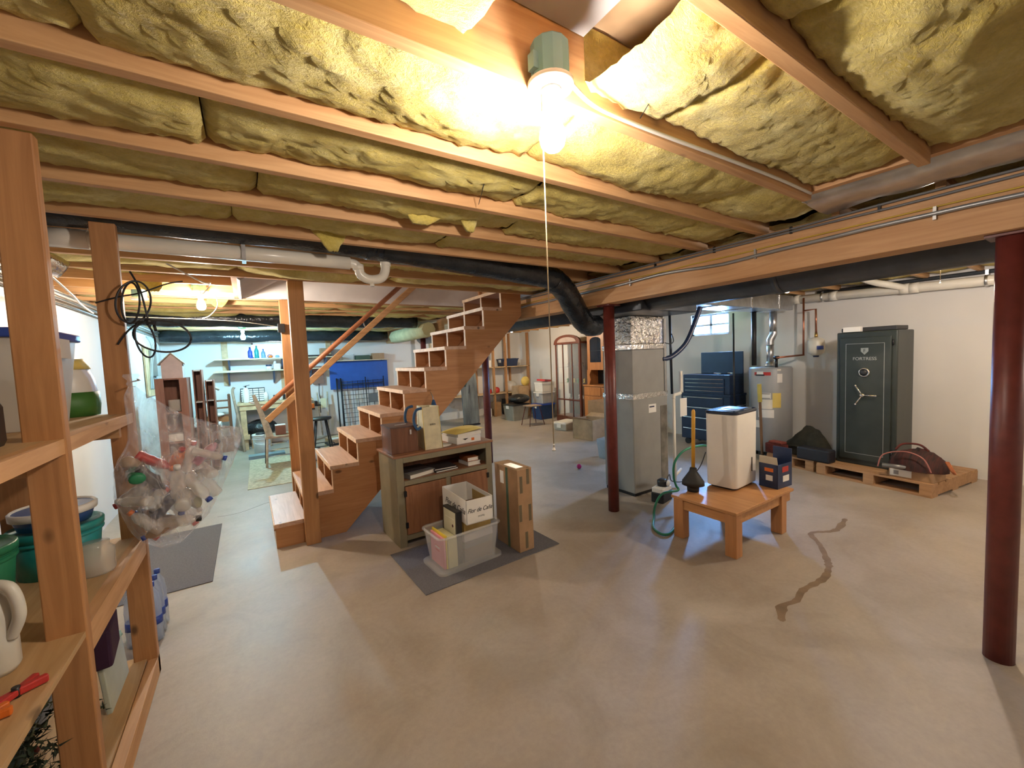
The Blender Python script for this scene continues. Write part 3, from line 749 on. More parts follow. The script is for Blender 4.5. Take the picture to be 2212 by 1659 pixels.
build('sheet', B().box(-.206, -.192, -.108, .108, 0, .222), PINK, pf, bevel=.002)
for z in (.105, .125, .14): build('printed_label', B().box(-.2072, -.206, -.035, .03, z, z + (.010 if z < .13 else .004)), mat('red_print', (.70, .12, .14), .6) if z != .125 else WHITEC, pf)
in_tub('paper_folder', 'bright yellow folder behind the pink folder in the tub', 'folder', -.190, -.180, -.112, .112, .012, .252, mat('bright_yellow_paper', (.85, .66, .05), .55))
in_tub('paper_folder', 'pale yellow bundle of files upright in the tub', 'folder', -.178, -.105, -.118, .10, .012, .225, mat('pale_yellow_paper', (.66, .62, .36), .6))
fr = thing('picture_frame', 'black picture frame with a cream certificate standing in the tub', 'picture frame', tubp(-.10, 0, .024), (0, math.radians(1.2), .06))
build('frame', B().box(0, .042, -.108, .112, 0, .385), BLACK, fr, bevel=.003)
pc = build('certificate', B().box(-.002, 0, -.085, .095, .03, .372), mat('certificate_cream', (.66, .63, .47), .6), fr)
build('seal', B().lathe([(0, 0), (.011, 0), (.011, .001), (0, .001)], 14, M=Matrix.Translation((-.002, -.045, .27)) @ Matrix.Rotation(-PI / 2, 4, 'Y')), DARKRED, pc)
build('inner_line', B().box(-.003, -.002, -.07, .07, .318, .321), PAPER, pc)
in_tub('flat_box', 'grey brown box at the bottom of the clear tub', 'box', -.045, .195, -.115, .115, .012, .115, mat('grey_brown_card', (.22, .19, .17), .7))
in_tub('flat_box', 'slate grey box stacked in the clear tub', 'box', -.045, .20, -.118, .115, .1155, .165, mat('slate_card', (.20, .21, .24), .6))
in_tub('flat_box', 'pale grey box on the slate grey box in the tub', 'box', -.045, .20, -.12, .12, .1655, .225, mat('pale_grey_card', (.52, .52, .55), .6))
in_tub('carton', 'yellow brown carton in the tub beneath the white lettered box', 'carton', -.04, .19, -.115, .125, .2255, .312, mat('brown_yellow_card', (.42, .29, .09), .7))
# white lettered box
wx, wy, wh, th = .215, .44, .175, .006
wb = thing('lettered_carton', 'open white carton with black script lettering resting on the tub', 'carton', (1.345, 2.80, .326), (math.radians(0), 0, math.radians(-1)))
WBM = WHITEC
build('base', B().box(-wx / 2, wx / 2, -wy / 2, wy / 2, 0, th), WBM, wb)
for nm, bx_ in (('front_panel', (-wx / 2, wx / 2, -wy / 2, -wy / 2 + th, 0, wh)), ('back_panel', (-wx / 2, wx / 2, wy / 2 - th, wy / 2, 0, wh)), ('side_panel', (-wx / 2, -wx / 2 + th, -wy / 2, wy / 2, 0, wh)), ('side_panel', (wx / 2 - th, wx / 2, -wy / 2, wy / 2, 0, wh))):
    build(nm, B().box(*bx_), WBM, wb, bevel=.001)
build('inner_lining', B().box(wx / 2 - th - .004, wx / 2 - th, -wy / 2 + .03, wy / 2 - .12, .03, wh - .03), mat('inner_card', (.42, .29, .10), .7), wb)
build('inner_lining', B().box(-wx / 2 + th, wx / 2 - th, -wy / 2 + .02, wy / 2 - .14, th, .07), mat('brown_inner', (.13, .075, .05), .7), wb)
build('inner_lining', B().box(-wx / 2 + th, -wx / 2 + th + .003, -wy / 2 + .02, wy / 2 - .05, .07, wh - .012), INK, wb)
text('lettering', 'Flor de Ca\u00f1a', .044, INK, wb, (0, -wy / 2 - .0012, .095), (PI / 2, 0, 0), .0006, .4, .86)
text('lettering', '(ROMS)', .016, mat('grey_print', (.35, .33, .30), .6), wb, (.01, -wy / 2 - .0012, .045), (PI / 2, 0, 0), .0006)
text('lettering', 'Flor de Ca\u00f1a', .062, INK, wb, (-wx / 2 - .0012, -.02, .09), (PI / 2, 0, -PI / 2), .0006, .4, 1.1)
# tall carton
tc = thing('tall_carton', 'tall narrow brown carton standing on the grey mat', 'carton', (1.72, 2.715, .007), .03)
build('body', B().box(-.068, .068, -.16, .16, 0, .64), CARD, tc, bevel=.003)
build('flap', B().box(-.070, .066, -.162, .0, .64, .646).box(-.066, .070, .003, .165, .64, .645), CARD2, tc)
build('tape', B().box(-.0695, -.068, -.03, .0, .0, .64), mat('green_tape', (.10, .17, .10), .35), tc)
build('shipping_label', B().box(-.0692, -.068, .03, .08, .50, .60), WHITEC, tc)
build('packing_slip', B().box(-.05, .02, -.12, .05, .646, .648), WHITEP, tc)
PRN = mat('dark_carton_print', (.15, .12, .07), .7)
for x, z in ((-.035, .46), (.03, .52), (-.05, .24), (.04, .23), (.0, .02)): build('print_patch', B().box(x - .013, x + .013, -.1608, -.16, z, z + .13), PRN, tc)
tag(build('pink_ball', B().ball((0, 0, .032), .032, 12), mat('magenta_plastic', (.55, .03, .22), .25), loc=(3.60, 4.03, 0)), 'small magenta ball lying on the open floor', 'ball')

# ================================================================== low wooden table and what is on it
tbl = thing('low_table', 'low brown wooden table with thick square legs', 'table', (2.82, 1.53, 0))
TW, TD, TH = .87, .53, .34
build('tabletop', B().box(0, TW, 0, TD, TH - .022, TH), TABLEW, tbl, bevel=.003)
for bxx in ((.02, TW - .02, .02, .045), (.02, TW - .02, TD - .045, TD - .02)): build('apron', B().box(bxx[0], bxx[1], bxx[2], bxx[3], TH - .10, TH - .022), TABLEW, tbl)
for bxx in ((.02, .045), (TW - .045, TW - .02)): build('apron', B().box(bxx[0], bxx[1], .045, TD - .045, TH - .10, TH - .022), TABLEW, tbl)
for lx in (.0, TW - .20):
    for ly in (.005, TD - .10): build('leg', B().box(lx + .010, lx + .090, ly, ly + .085, 0, TH - .024), TABLELEG, tbl, bevel=.004)
dh = thing('dehumidifier', 'white dehumidifier with a glossy dark top on the low table', 'dehumidifier', (3.44, 1.905, TH), math.radians(4))
build('body', B().rbox(.405, .26, .018, .625, .045, 6, .97), mat('white_appliance', (.80, .765, .71), .45, var=.02), dh, bevel=.006)
build('foot', B().rbox(.34, .20, 0, .018, .03), BLACK, dh)
tp = build('top_panel', B().rbox(.412, .267, .625, .652, .048, 6), mat('glossy_navy_top', (.02, .03, .06), .08, var=.02), dh, bevel=.008)
build('vent', B().box(-.02, .14, -.08, .08, .652, .655), NAVY, tp); build('control_strip', B().box(-.11, -.04, -.09, .06, .652, .654), mat('pale_control_strip', (.55, .60, .64), .15), tp)
build('level_window', B().box(.08, .09, -.1315, -.126, .12, .24), BLACK, dh)
pl = thing('plunger', 'black rubber plunger with a yellow handle on the low table', 'plunger', (3.03, 2.0, TH), (0, math.radians(1.5), 0))
build('cup', B().lathe([(.045, 0), (.048, .03), (.045, .045), (.088, .055), (.085, .085), (.055, .13), (.032, .165), (.026, .195), (.015, .20)], 22), RUBBER, pl)
build('handle', B().lathe([(.015, .19), (.0145, .66), (.010, .675), (0, .68)], 12), mat('yellow_handle', (.70, .38, .05), .4), pl)
bbx = thing('blue_carton', 'open navy blue product carton beside the dehumidifier', 'carton', (3.67, 1.66, TH), math.radians(-4))
BBM = mat('navy_carton', (.02, .04, .11), .4, var=.2, vscale=8)
for nm, q in (('front_panel', (-.105, .105, -.075, -.071, 0, .20)), ('back_panel', (-.105, .105, .071, .075, 0, .20)), ('side_panel', (-.105, -.101, -.075, .075, 0, .20)), ('side_panel', (.101, .105, -.075, .075, 0, .24)), ('base', (-.105, .105, -.075, .075, 0, .004))):
    build(nm, B().box(*q), BBM, bbx)
build('flap', B().add([(-.105, -.075, .20), (-.105, .075, .20), (-.11, .07, .262), (-.11, -.07, .262), (-.103, -.075, .20), (-.103, .075, .20), (-.108, .07, .262), (-.108, -.07, .262)], [(0, 1, 2, 3), (7, 6, 5, 4), (0, 4, 5, 1), (2, 6, 7, 3), (1, 5, 6, 2), (0, 3, 7, 4)]), mat('flap_grey', (.58, .54, .44), .7), bbx)
build('flap', B().box(.101, .105, -.075, .075, .24, .31), BBM, bbx)
for y, z, h, mm in ((-.0, .135, .03, ORANGE), (-.01, .06, .045, WHITEC)):
    build('printed_picture', B().box(-.1062, -.105, y - .04 if mm is ORANGE else y - .025, y + .03, z, z + h), mm, bbx)
for x, z, h, mm in ((.01, .13, .045, REDP), (.02, .05, .05, WHITEC)):
    build('printed_picture', B().box(x - .05, x + .04, -.0762, -.075, z, z + h), mm, bbx)
tag(build('paper_tray', B().box(-.09, .09, -.065, .065, 0, .006), CARD2, loc=(3.72, 1.64, TH - .0), rot=-.2), 'flat cardboard sheet under the navy carton', 'cardboard') if 0 else None

# ================================================================== furnace
fu = thing('furnace', 'tall grey furnace cabinet with foil wrapped plenum on top', 'furnace', (3.30, 2.84, 0))
FW, FD = .56, .42
build('lower_cabinet', B().box(0, FW, 0, FD, .03, 1.04), GREYM, fu, bevel=.012)
build('upper_cabinet', B().box(.004, FW - .004, .004, FD - .004, 1.07, 1.535), GREYM, fu, bevel=.012)
build('foil_joint', B().box(-.003, FW + .003, -.003, FD + .003, 1.02, 1.075), FOILT, fu)
build('flange', B().box(.0, FW, 0, FD, 1.535, 1.59), FOILT, fu, bevel=.004)
build('plenum', B().box(.015, FW - .015, .015, FD - .015, 1.59, 1.884), FOIL, fu, bevel=.01)
build('base_pan', B().box(.01, FW - .01, .01, FD - .01, 0, .03), BLACKM, fu)
lb = build('rating_label', B().box(.24, .36, -.0015, 0, .86, .95), WHITEC, fu); build('label_bar', B().box(.25, .33, -.0022, -.0015, .915, .93), NAVY, lb)
build('corner_strip', B().box(FW - .05, FW - .015, -.006, 0, 1.06, 1.86), STEEL, fu)
DARKG = mat('soiled_grey', (.21, .195, .165), .6, var=.3, vscale=7)
build('access_panel', B().box(FW - .13, FW - .02, -.004, 0, .10, .92), DARKG, fu, bevel=.003)
# plastic piping next to the furnace
cp = thing('condensate_pipe', 'white plastic condensate pipe standing beside the furnace', 'pipe', (3.91, 2.80, 0))
build('riser', B().tube([(0, 0, .05), (0, 0, 1.0)], .017, 12), PVC, cp)
build('offset', B().tube(spline([(0, 0, .98), (.01, 0, 1.02), (.09, 0, 1.03), (.13, 0, 1.06), (.13, 0, 1.28)], 6), .019, 12), PVC, cp)
build('run', B().tube([(0, 0, .12), (.18, .05, .15)], .017, 12), PVC, cp)
tg = thing('instruction_tag', 'white paper tag hanging from the furnace pipes', 'tag', (4.03, 2.765, .78))
build('sheet', B().box(-.06, .06, -.003, 0, 0, .20), WHITEC, tg); build('string', B().tube([(0, 0, .20), (0, .02, .28)], .002, 6), CABLE, tg)
tag(build('refrigerant_line', B().tube(spline([(4.30, 2.72, 1.98), (4.22, 2.74, 1.80), (4.12, 2.76, 1.62), (4.02, 2.78, 1.52), (3.90, 2.82, 1.44), (3.80, 2.86, 1.42)]), .026, 12), NAVY), 'thick dark insulated hose curving down to the furnace', 'hose')
tag(build('vent_pipe', B().tube([(4.00, 2.90, 1.99), (4.02, 2.90, 1.02)], .014, 10), BLACKM), 'thin black vertical pipe beside the furnace', 'pipe')
tag(build('small_wire', B().tube(spline([(3.81, 2.84, 1.60), (3.90, 2.82, 1.585), (3.98, 2.84, 1.62), (4.0, 2.88, 1.70)]), .005, 6), CABLE), 'thin black wire leaving the furnace top', 'wire')
pu = thing('condensate_pump', 'black and white condensate pump on the floor beside the furnace', 'pump', (3.44, 2.62, 0), .2)
build('tank', B().rbox(.22, .13, .0, .10, .02), BLACK, pu, bevel=.006); build('cover', B().rbox(.21, .12, .10, .145, .02), WHITEP, pu, bevel=.006)
build('motor', B().lathe([(.05, .145), (.052, .20), (.03, .215), (0, .215)], 18, (.02, 0, 0)), BLACK, pu)
build('motor_cap', B().lathe([(.033, .0), (.033, .012), (0, .012)], 16, M=Matrix.Translation((.02, -.055, .18)) @ Matrix.Rotation(PI / 2, 4, 'X')), WHITEP, pu)
HOSE = mat('green_hose', (.03, .24, .12), .4)
tag(build('garden_hose', B().tube(spline([(3.95, 2.35, .46), (3.78, 2.36, .55), (3.52, 2.40, .54), (3.38, 2.42, .44), (3.36, 2.42, .30), (3.42, 2.44, .20), (3.42, 2.42, .155), (3.24, 2.46, .15), (3.08, 2.42, .08), (2.94, 2.33, .014), (2.80, 2.22, .014), (2.75, 2.11, .014), (2.80, 2.07, .014), (2.95, 2.12, .014), (3.1, 2.2, .014)]), .011, 10), HOSE), 'green garden hose looping from the pump onto the floor', 'hose')
tag(build('pump_cord', B().tube(spline([(3.50, 2.62, .15), (3.62, 2.66, .22), (3.72, 2.70, .12), (3.9, 2.66, .10), (4.05, 2.6, .22), (4.1, 2.55, .4)]), .005, 6), CABLE), 'thin black cord rising from the condensate pump', 'cord')
tag(build('blue_tub', tub_shell(.34, .34, .28), clear('blue_clear_plastic', (.42, .52, .56), .42, .2), loc=(4.36, 4.15, 0), rot=.2), 'pale blue clear tub on the floor behind the furnace', 'tub')
tag(build('plastic_bag', B().ball((0, 0, .05), .13, 8, .45), FILM, loc=(4.34, 4.13, .24)), 'crumpled white plastic bag in the pale blue tub', 'bag')

# ================================================================== safe wall
CRAN = math.radians(-8)
def pallet(loc, rot, label, sy=.98, sx=1.0, nb=7):
    t = thing('pallet', label, 'pallet', loc, rot, 'wooden pallets')
    PW = wood('pallet_wood', (.50, .30, .16), (.36, .20, .10), 'y', .7) if 'pallet_wood' not in MATS else MATS['pallet_wood']
    for i in range(nb): build('deck_board', B().box(sx * i / nb + .006, sx * (i + 1) / nb - .012, 0, sy, .115, .132), PW, t)
    for y in (0, sy / 2 - .045, sy - .09): build('stringer', B().box(0, sx, y, y + .09, .018, .115), PW, t)
    for i in (0, nb // 2, nb - 1): build('bottom_board', B().box(sx * i / nb + .006, sx * (i + 1) / nb - .012, 0, sy, 0, .018), PW, t)
    return t
pallet((5.37, 1.06, 0), CRAN, 'wooden pallet beneath the black safe and the striped bag', 1.0, 1.02)
pallet((5.56, 2.10, 0), CRAN, 'wooden pallet beneath the olive bag and dark cases', .56, .36, 3)
SAFE = mat('safe_dark_green', (.030, .038, .034), .35, var=.1)
sf = thing('gun_safe', 'tall dark safe with a spoked handle and silver lettering on a pallet', 'safe', (5.70, 1.40, .132), math.radians(-6))
SW, SDp, SH = .55, .38, 1.50
build('body', B().box(0, SDp, 0, SW, 0, SH), SAFE, sf, bevel=.012)
dr = build('door', B().box(-.022, 0, .045, SW - .045, .06, SH - .06), SAFE, sf, bevel=.006)
LINE = mat('silver_pinstripe', (.45, .46, .42), .4, metal=.6)
y0, y1, z0, z1 = .10, SW - .10, .13, SH - .13
for q in ((y0, y1, z0, z0 + .004), (y0, y1, z1 - .004, z1), (y0, y0 + .004, z0, z1), (y1 - .004, y1, z0, z1)):
    build('pinstripe', B().box(-.0232, -.022, *q), LINE, dr)
RX = (PI / 2, 0, -PI / 2)
text('lettering', 'FORTRESS', .048, LINE, dr, (-.0228, SW / 2, 1.20), RX, .0006, 0, 1.0)
build('shield_emblem', B().prism([(-.03, .03), (.03, .03), (.03, -.005), (.0, -.035), (-.03, -.005)], -.0236, -.022, 'yz').v and B().add([(x, SW / 2 + y, 1.285 + z) for x in (-.0236, -.022) for y, z in ((-.034, .034), (.034, .034), (.034, -.004), (0, -.04), (-.034, -.004))], [(0, 1, 2, 3, 4), (9, 8, 7, 6, 5), (0, 5, 6, 1), (1, 6, 7, 2), (2, 7, 8, 3), (3, 8, 9, 4), (4, 9, 5, 0)]), LINE, dr)
text('emblem_letter', 'F', .05, SAFE, dr, (-.0245, SW / 2, 1.287), RX, .0006)
MD = Matrix.Translation((-.022, SW / 2, 1.05)) @ Matrix.Rotation(-PI / 2, 4, 'Y')
build('dial_ring', B().lathe([(.052, 0), (.052, .012), (.040, .020), (.036, .012), (.036, 0)], 28, M=MD), CHROME, dr)
build('dial', B().lathe([(.034, 0), (.034, .022), (.02, .03), (0, .03)], 24, M=MD), BLACK, dr)
hub = Vector((-.022, SW / 2, .80))
hd = build('handle_hub', B().lathe([(.022, 0), (.022, .05), (.014, .06), (0, .06)], 18, M=Matrix.Translation(hub) @ Matrix.Rotation(-PI / 2, 4, 'Y')), CHROME, dr)
for a in (0, 120, 240):
    a = math.radians(a + 180); e = hub + Vector((-.045, math.cos(a) * .12, math.sin(a) * .12))
    build('handle_spoke', B().tube([hub + Vector((-.045, 0, 0)), e], [.006, .009], 10).ball(e, .011, 6), CHROME, hd)
for z in (.14, 1.34): build('hinge', B().tube([(-.010, .035, z), (-.010, .035, z + .06)], .008, 10), BLACKM, sf)
tag(build('long_case', B().box(0, .26, 0, .50, 0, .045), mat('black_case', (.03, .03, .032), .5), loc=(5.75, 1.42, 1.634), rot=math.radians(-6), bevel=.006), 'flat black case lying on top of the safe', 'case')
tag(build('white_carton', B().box(0, .06, 0, .16, 0, .055), WHITEC, loc=(5.715, 1.72, 1.634), rot=math.radians(-6), bevel=.002), 'small white carton on the safe top edge', 'carton')
# things on the pallets
cb = thing('printed_carton', 'brown carton with a white shipping label at the pallet corner', 'carton', (5.42, 1.06, .132), CRAN)
build('body', B().box(0, .26, .0, .34, 0, .095), CARD, cb, bevel=.003); lb = build('shipping_label', B().box(-.0015, 0, .16, .33, .015, .085), WHITEC, cb)
build('barcode', B().box(-.002, -.0015, .26, .30, .03, .07), mat('grey_barcode', (.35, .33, .32), .6), lb)
sb = thing('duffel_bag', 'dark red and black striped duffel bag slumped on the carton', 'bag', (5.56, 1.20, .228), CRAN)
vs, fs = [], []
for i in range(17):
    for j in range(9):
        a = 2 * PI * i / 16; e = PI / 2 * j / 8; rr_ = 1 + .10 * fbm(math.cos(a) * 2, math.sin(a) * 2, j * .35)
        vs.append((.17 * math.cos(a) * math.cos(e) * rr_, .23 * math.sin(a) * math.cos(e) * rr_, .20 * math.sin(e) * rr_))
for i in range(16):
    for j in range(8): fs.append((i * 9 + j, (i + 1) * 9 + j, (i + 1) * 9 + j + 1, i * 9 + j + 1))
STR = mat('dark_red_black_stripe', (.085, .02, .018), .8, col2=(.012, .01, .012), vscale=7, stretch=(1, 6, 1))
build('body', B().add(vs, fs, True), STR, sb)
build('end_piping', B().tube(spline([(-.20, .24, .0), (-.19, .20, .13), (-.18, .04, .19), (-.18, -.10, .15), (-.17, -.16, .02)]), .006, 8), mat('pink_piping', (.42, .16, .14), .6), sb)
build('handle', B().tube(spline([(-.04, .16, .17), (.0, .12, .23), (.02, 0, .24), (0, -.08, .19)]), .010, 8), DARKRED, sb)
build('strap', B().tube(spline([(.05, -.20, .10), (-.02, -.27, .02), (-.1, -.28, .05), (-.05, -.22, .12)]), .010, 8), mat('orange_strap', (.40, .12, .04), .7), sb)
tag(build('grey_tool', B().tube([(5.40, 1.43, .25), (5.42, 1.23, .255)], [.022, .02], 10), mat('grey_tool_metal', (.25, .25, .26), .35, metal=.5)), 'grey tube lying on the labelled carton before the duffel bag', 'tube')
ob = thing('olive_bag', 'long olive fabric bag heaped beside the water heater', 'bag', (5.84, 2.34, .132), CRAN)
vs, fs = [], []
for i in range(21):
    for j in range(11):
        a = i / 20; e = PI * j / 10; rr_ = .5 + .5 * math.sin(PI * min(1, a * 1.0 + .04)) ** .5
        vs.append((.115 * math.cos(e) * rr_ * (1 + .15 * fbm(a * 4, e)), -.34 + .58 * a, (.16 + .22 * math.sin(PI * (1 - a) ** 1.6)) * math.sin(e) * rr_ * (1 + .2 * fbm(a * 5, e, 3))))
for i in range(20):
    for j in range(10): fs.append((i * 11 + j, (i + 1) * 11 + j, (i + 1) * 11 + j + 1, i * 11 + j + 1))
build('body', B().add(vs, fs, True), OLIVE, ob, fix=False); build('strap', B().tube(spline([(-.10, -.25, .08), (-.125, .0, .12), (-.11, .15, .08)]), .012, 8), OLIVE, ob)
tag(build('dark_case', B().box(0, .15, 0, .36, 0, .15), mat('navy_case', (.012, .014, .024), .5), loc=(5.52, 1.93, .132), rot=CRAN, bevel=.02), 'dark hard case in front of the safe corner', 'case')
tag(build('red_case', B().box(0, .11, 0, .24, 0, .13), DARKRED, loc=(5.60, 2.44, .132), rot=CRAN, bevel=.015), 'dark red case on the pallet beside the dark hard case', 'case')
tag(build('red_folded_cloth', B().box(0, .10, 0, .18, 0, .03), mat('red_cloth', (.24, .05, .035), .8), loc=(5.605, 2.46, .262), rot=CRAN - .05, bevel=.01), 'folded red cloth on the dark red case', 'cloth')
# water heater
wh_ = thing('water_heater', 'tall grey cylindrical water heater with labels', 'water heater', (6.18, 2.86, 0))
WHM = mat('grey_tank_paint', (.36, .37, .385), .42, var=.03)
build('tank', B().lathe([(.25, .06), (.262, .07), (.262, 1.20), (.25, 1.225), (.0, 1.235)], 40), WHM, wh_)
for a in (.5, 2.6, 4.7): build('leg', B().tube([(.2 * math.cos(a), .2 * math.sin(a), 0), (.2 * math.cos(a), .2 * math.sin(a), .07)], .02, 8), BLACKM, wh_)
def curved_patch(name, a0, a1, z0, z1, mt_, r=.2635, parent=wh_):
    n = 8; vs, fs = [], []
    for i in range(n + 1):
        a = a0 + (a1 - a0) * i / n
        for rr_ in (r, r + .0015): vs += [(rr_ * math.cos(a), rr_ * math.sin(a), z0), (rr_ * math.cos(a), rr_ * math.sin(a), z1)]
    for i in range(n):
        o = 4 * i; fs += [(o, o + 4, o + 5, o + 1), (o + 2, o + 3, o + 7, o + 6), (o + 1, o + 5, o + 7, o + 3), (o, o + 2, o + 6, o + 4)]
    return build(name, B().add(vs, fs), mt_, parent)
A = math.radians
curved_patch('brand_badge', A(160), A(206), 1.12, 1.165, REDP); curved_patch('brand_plate', A(168), A(187), 1.135, 1.175, WHITEC, .2655); curved_patch('badge_arc', A(164), A(190), 1.115, 1.135, BLACK, .2655)
curved_patch('warning_label', A(172), A(206), .80, .88, WHITEC); curved_patch('label_outline', A(174), A(204), .865, .872, INK, .2655); curved_patch('label_outline', A(174), A(204), .805, .811, INK, .2655)
curved_patch('yellow_label', A(210), A(232), .68, .88, YELLOW)
curved_patch('paper_label', A(172), A(210), .66, .79, PAPER); curved_patch('paper_label', A(172), A(214), .54, .65, WHITEC)
curved_patch('small_tag', A(222), A(236), 1.02, 1.14, WHITEC); curved_patch('small_tag', A(222), A(232), 1.18, 1.205, PAPER)
curved_patch('control_box', A(165), A(182), .40, .50, WHITEP, .28)
fl_ = build('flue', B().tube([(0, 0, 1.27), (0, 0, 1.55)], .045, 18).tube(spline([(0, 0, 1.53), (0, 0, 1.60), (.02, -.03, 1.68), (.02, -.03, 1.72)], 5), .047, 18).tube([(.02, -.03, 1.70), (.02, -.03, 1.99)], .045, 18), STEEL, wh_)
build('draft_hood', B().lathe([(.07, 1.235), (.075, 1.25), (.05, 1.29), (.046, 1.30)], 20), STEEL, wh_)
build('gas_valve', B().tube([(-.16, -.15, 1.225), (-.16, -.15, 1.34)], .018, 10).tube([(-.16, -.18, 1.36), (-.16, -.12, 1.36)], .022, 12), BLACKM, wh_)
tag(build('insulated_pipe', B().tube([(5.88, 2.93, 1.26), (5.88, 2.93, 2.0)], .030, 12), BLACK), 'black insulated pipe rising beside the silver flue', 'pipe')
tag(build('black_gas_pipe', B().tube([(5.80, 3.16, .0), (5.78, 3.16, 2.0)], .012, 10), BLACKM), 'thin black pipe between the tool chest and water heater', 'pipe')
ct = thing('copper_pipe', 'copper water pipe bending from the heater to the expansion tank', 'pipe', (0, 0, 0))
build('run', B().tube([(5.92, 2.66, 1.36), (6.30, 2.50, 1.38)], .012, 10), COPPER, ct)
build('riser', B().tube([(6.30, 2.50, 1.37), (6.30, 2.50, 2.14)], .012, 10), COPPER, ct)
build('branch', B().tube([(6.30, 2.50, 1.97), (6.30, 2.36, 1.975), (6.30, 2.355, 1.66)], .012, 10), COPPER, ct)
build('fitting', B().lathe([(.018, 0), (.020, .03), (.014, .07)], 12, (6.30, 2.355, 1.60)), mat('brass', (.55, .35, .12), .3, metal=.9), ct)
et = thing('expansion_tank', 'small white expansion tank hanging from the copper pipe', 'tank', (6.30, 2.355, 1.36))
build('body', B().lathe([(0, 0), (.04, .01), (.085, .04), (.095, .08), (.095, .19), (.085, .22), (.04, .245), (.012, .25)], 26), mat('cream_tank', (.76, .72, .62), .35), et)
build('base_cap', B().lathe([(.03, -.012), (.035, .012)], 14), NAVY, et)
tkl = []
def et_patch(a0, a1, z0, z1, mt_): return curved_patch('printed_label', a0, a1, z0, z1, mt_, .0955, et)
et_patch(A(205), A(255), .085, .135, BLUEP)
yl = thing('yellow_level', 'brown walking stick with yellow grip leaning by the water heater', 'stick', (5.70, 2.74, .0), (A(-2), A(0), 0))
build('shaft', B().bar((0, 0, 0), (.0, .0, .92), .022, .03), mat('brown_stick', (.22, .12, .06), .5), yl); build('grip', B().bar((0, 0, .78), (0, 0, 1.02), .034, .045), mat('yellow_grip', (.56, .46, .10), .5), yl)
# tool chest
tch = thing('tool_chest', 'dark blue steel tool chest with raised lid under the window', 'tool chest', (5.88, 3.27, 0))
TCM = mat('navy_steel', (.018, .032, .075), .35, metal=.2, var=.08)
build('lower_cabinet', B().box(0, .44, .0, .80, .10, .80), TCM, tch, bevel=.006)
build('top_chest', B().box(.03, .42, .02, .78, .83, 1.12), TCM, tch, bevel=.006)
build('ledge', B().box(-.01, .44, -.01, .81, .80, .83), TCM, tch)
build('lid', B().box(.40, .42, .02, .70, 1.12, 1.46), TCM, tch, bevel=.004)
for i, z in enumerate((1.06, 1.00, .94, .88)):
    d = build('drawer', B().box(.018, .03, .10, .75, z - .048, z), TCM, tch); build('drawer_pull', B().box(.010, .018, .11, .74, z - .012, z - .004), CHROME, d)
for z0, z1 in ((.64, .78), (.48, .62), (.30, .46), (.12, .28)):
    d = build('drawer', B().box(-.012, 0, .10, .77, z0, z1), TCM, tch); build('drawer_pull', B().box(-.020, -.012, .11, .76, z1 - .016, z1 - .006), CHROME, d)
for x in (.06, .38):
    for y in (.08, .72): build('caster', B().lathe([(.05, -.018), (.05, .018)], 16, M=Matrix.Translation((x, y, .05)) @ Matrix.Rotation(PI / 2, 4, 'Y')), BLACK, tch)
build('side_handle', B().tube([(.12, -.012, .66), (.12, -.05, .66), (.34, -.05, .66), (.34, -.012, .66)], .009, 8), CHROME, tch)
for p, q in (((5.95, 3.45, 1.12), (6.0, 3.58, 1.14)), ((6.05, 3.3, 1.12), (6.10, 3.42, 1.15))):
    tag(build('hand_tool', B().tube([(p[0], p[1], 1.135), (q[0], q[1], 1.14)], .011, 8), STEEL), 'small steel tool lying on the open tool chest', 'tool', 'loose tools on the chest')
# ================================================================== open shelving along the near wall
FX = -.47                                                   # front plane of the shelving
sh = thing('stud_shelving', 'open shelving of pale wooden studs and boards against the wall', 'shelving', (0, 0, 0))
DECK = wood('deck_plywood', (.56, .37, .19), (.44, .27, .12), 'y', .6)
Y1, Y2 = 1.75, 2.62
for y in (Y1, Y2):
    build('post', B().box(FX - .09, FX, y, y + .04, 0, JB), WZ, sh, bevel=.004)
    build('rear_post', B().box(XL + .01, XL + .10, y + .08, y + .12, 0, JB - .02), WZ, sh)
for z, ya, yb in ((1.315, .2, 2.66), (.715, .2, 2.66)):
    build('shelf_board', B().box(XL + .01, FX - .042, ya, yb, z - .018, z), DECK, sh)
    if z > 1: build('front_rail', B().box(FX - .042, FX - .004, ya, Y1 - .001, z - .045, z), WY, sh)
    else: build('shelf_edge', B().box(FX - .042, FX - .004, ya, Y1 - .001, z - .018, z), DECK, sh)
    build('front_rail', B().box(FX - .042, FX - .004, Y1 + .041, Y2 - .001, z - (.045 if z > 1 else .09), z), WY, sh)
    for y in (Y1 + .045, Y2 - .045): build('cross_rail', B().box(XL + .02, FX - .045, y - .019, y + .019, z - .107, z - .018), WX, sh)
build('shelf_board', B().box(XL + .01, FX - .042, .9, 2.66, .082, .10), DECK, sh)
build('front_rail', B().box(FX - .040, FX, .9, Y2 + .042, .0, .09), WY, sh, bevel=.003)
build('shelf_board', B().box(FX - .30, FX + .02, Y1 + .05, Y2 + .04, .09, .106), DECK, sh) if 0 else None
build('support_block', B().box(FX - .42, FX - .33, 2.52, 2.60, .72, 1.10), WZ, sh); build('support_block', B().box(FX - .44, FX - .31, 2.50, 2.60, 1.10, 1.16), WY, sh)

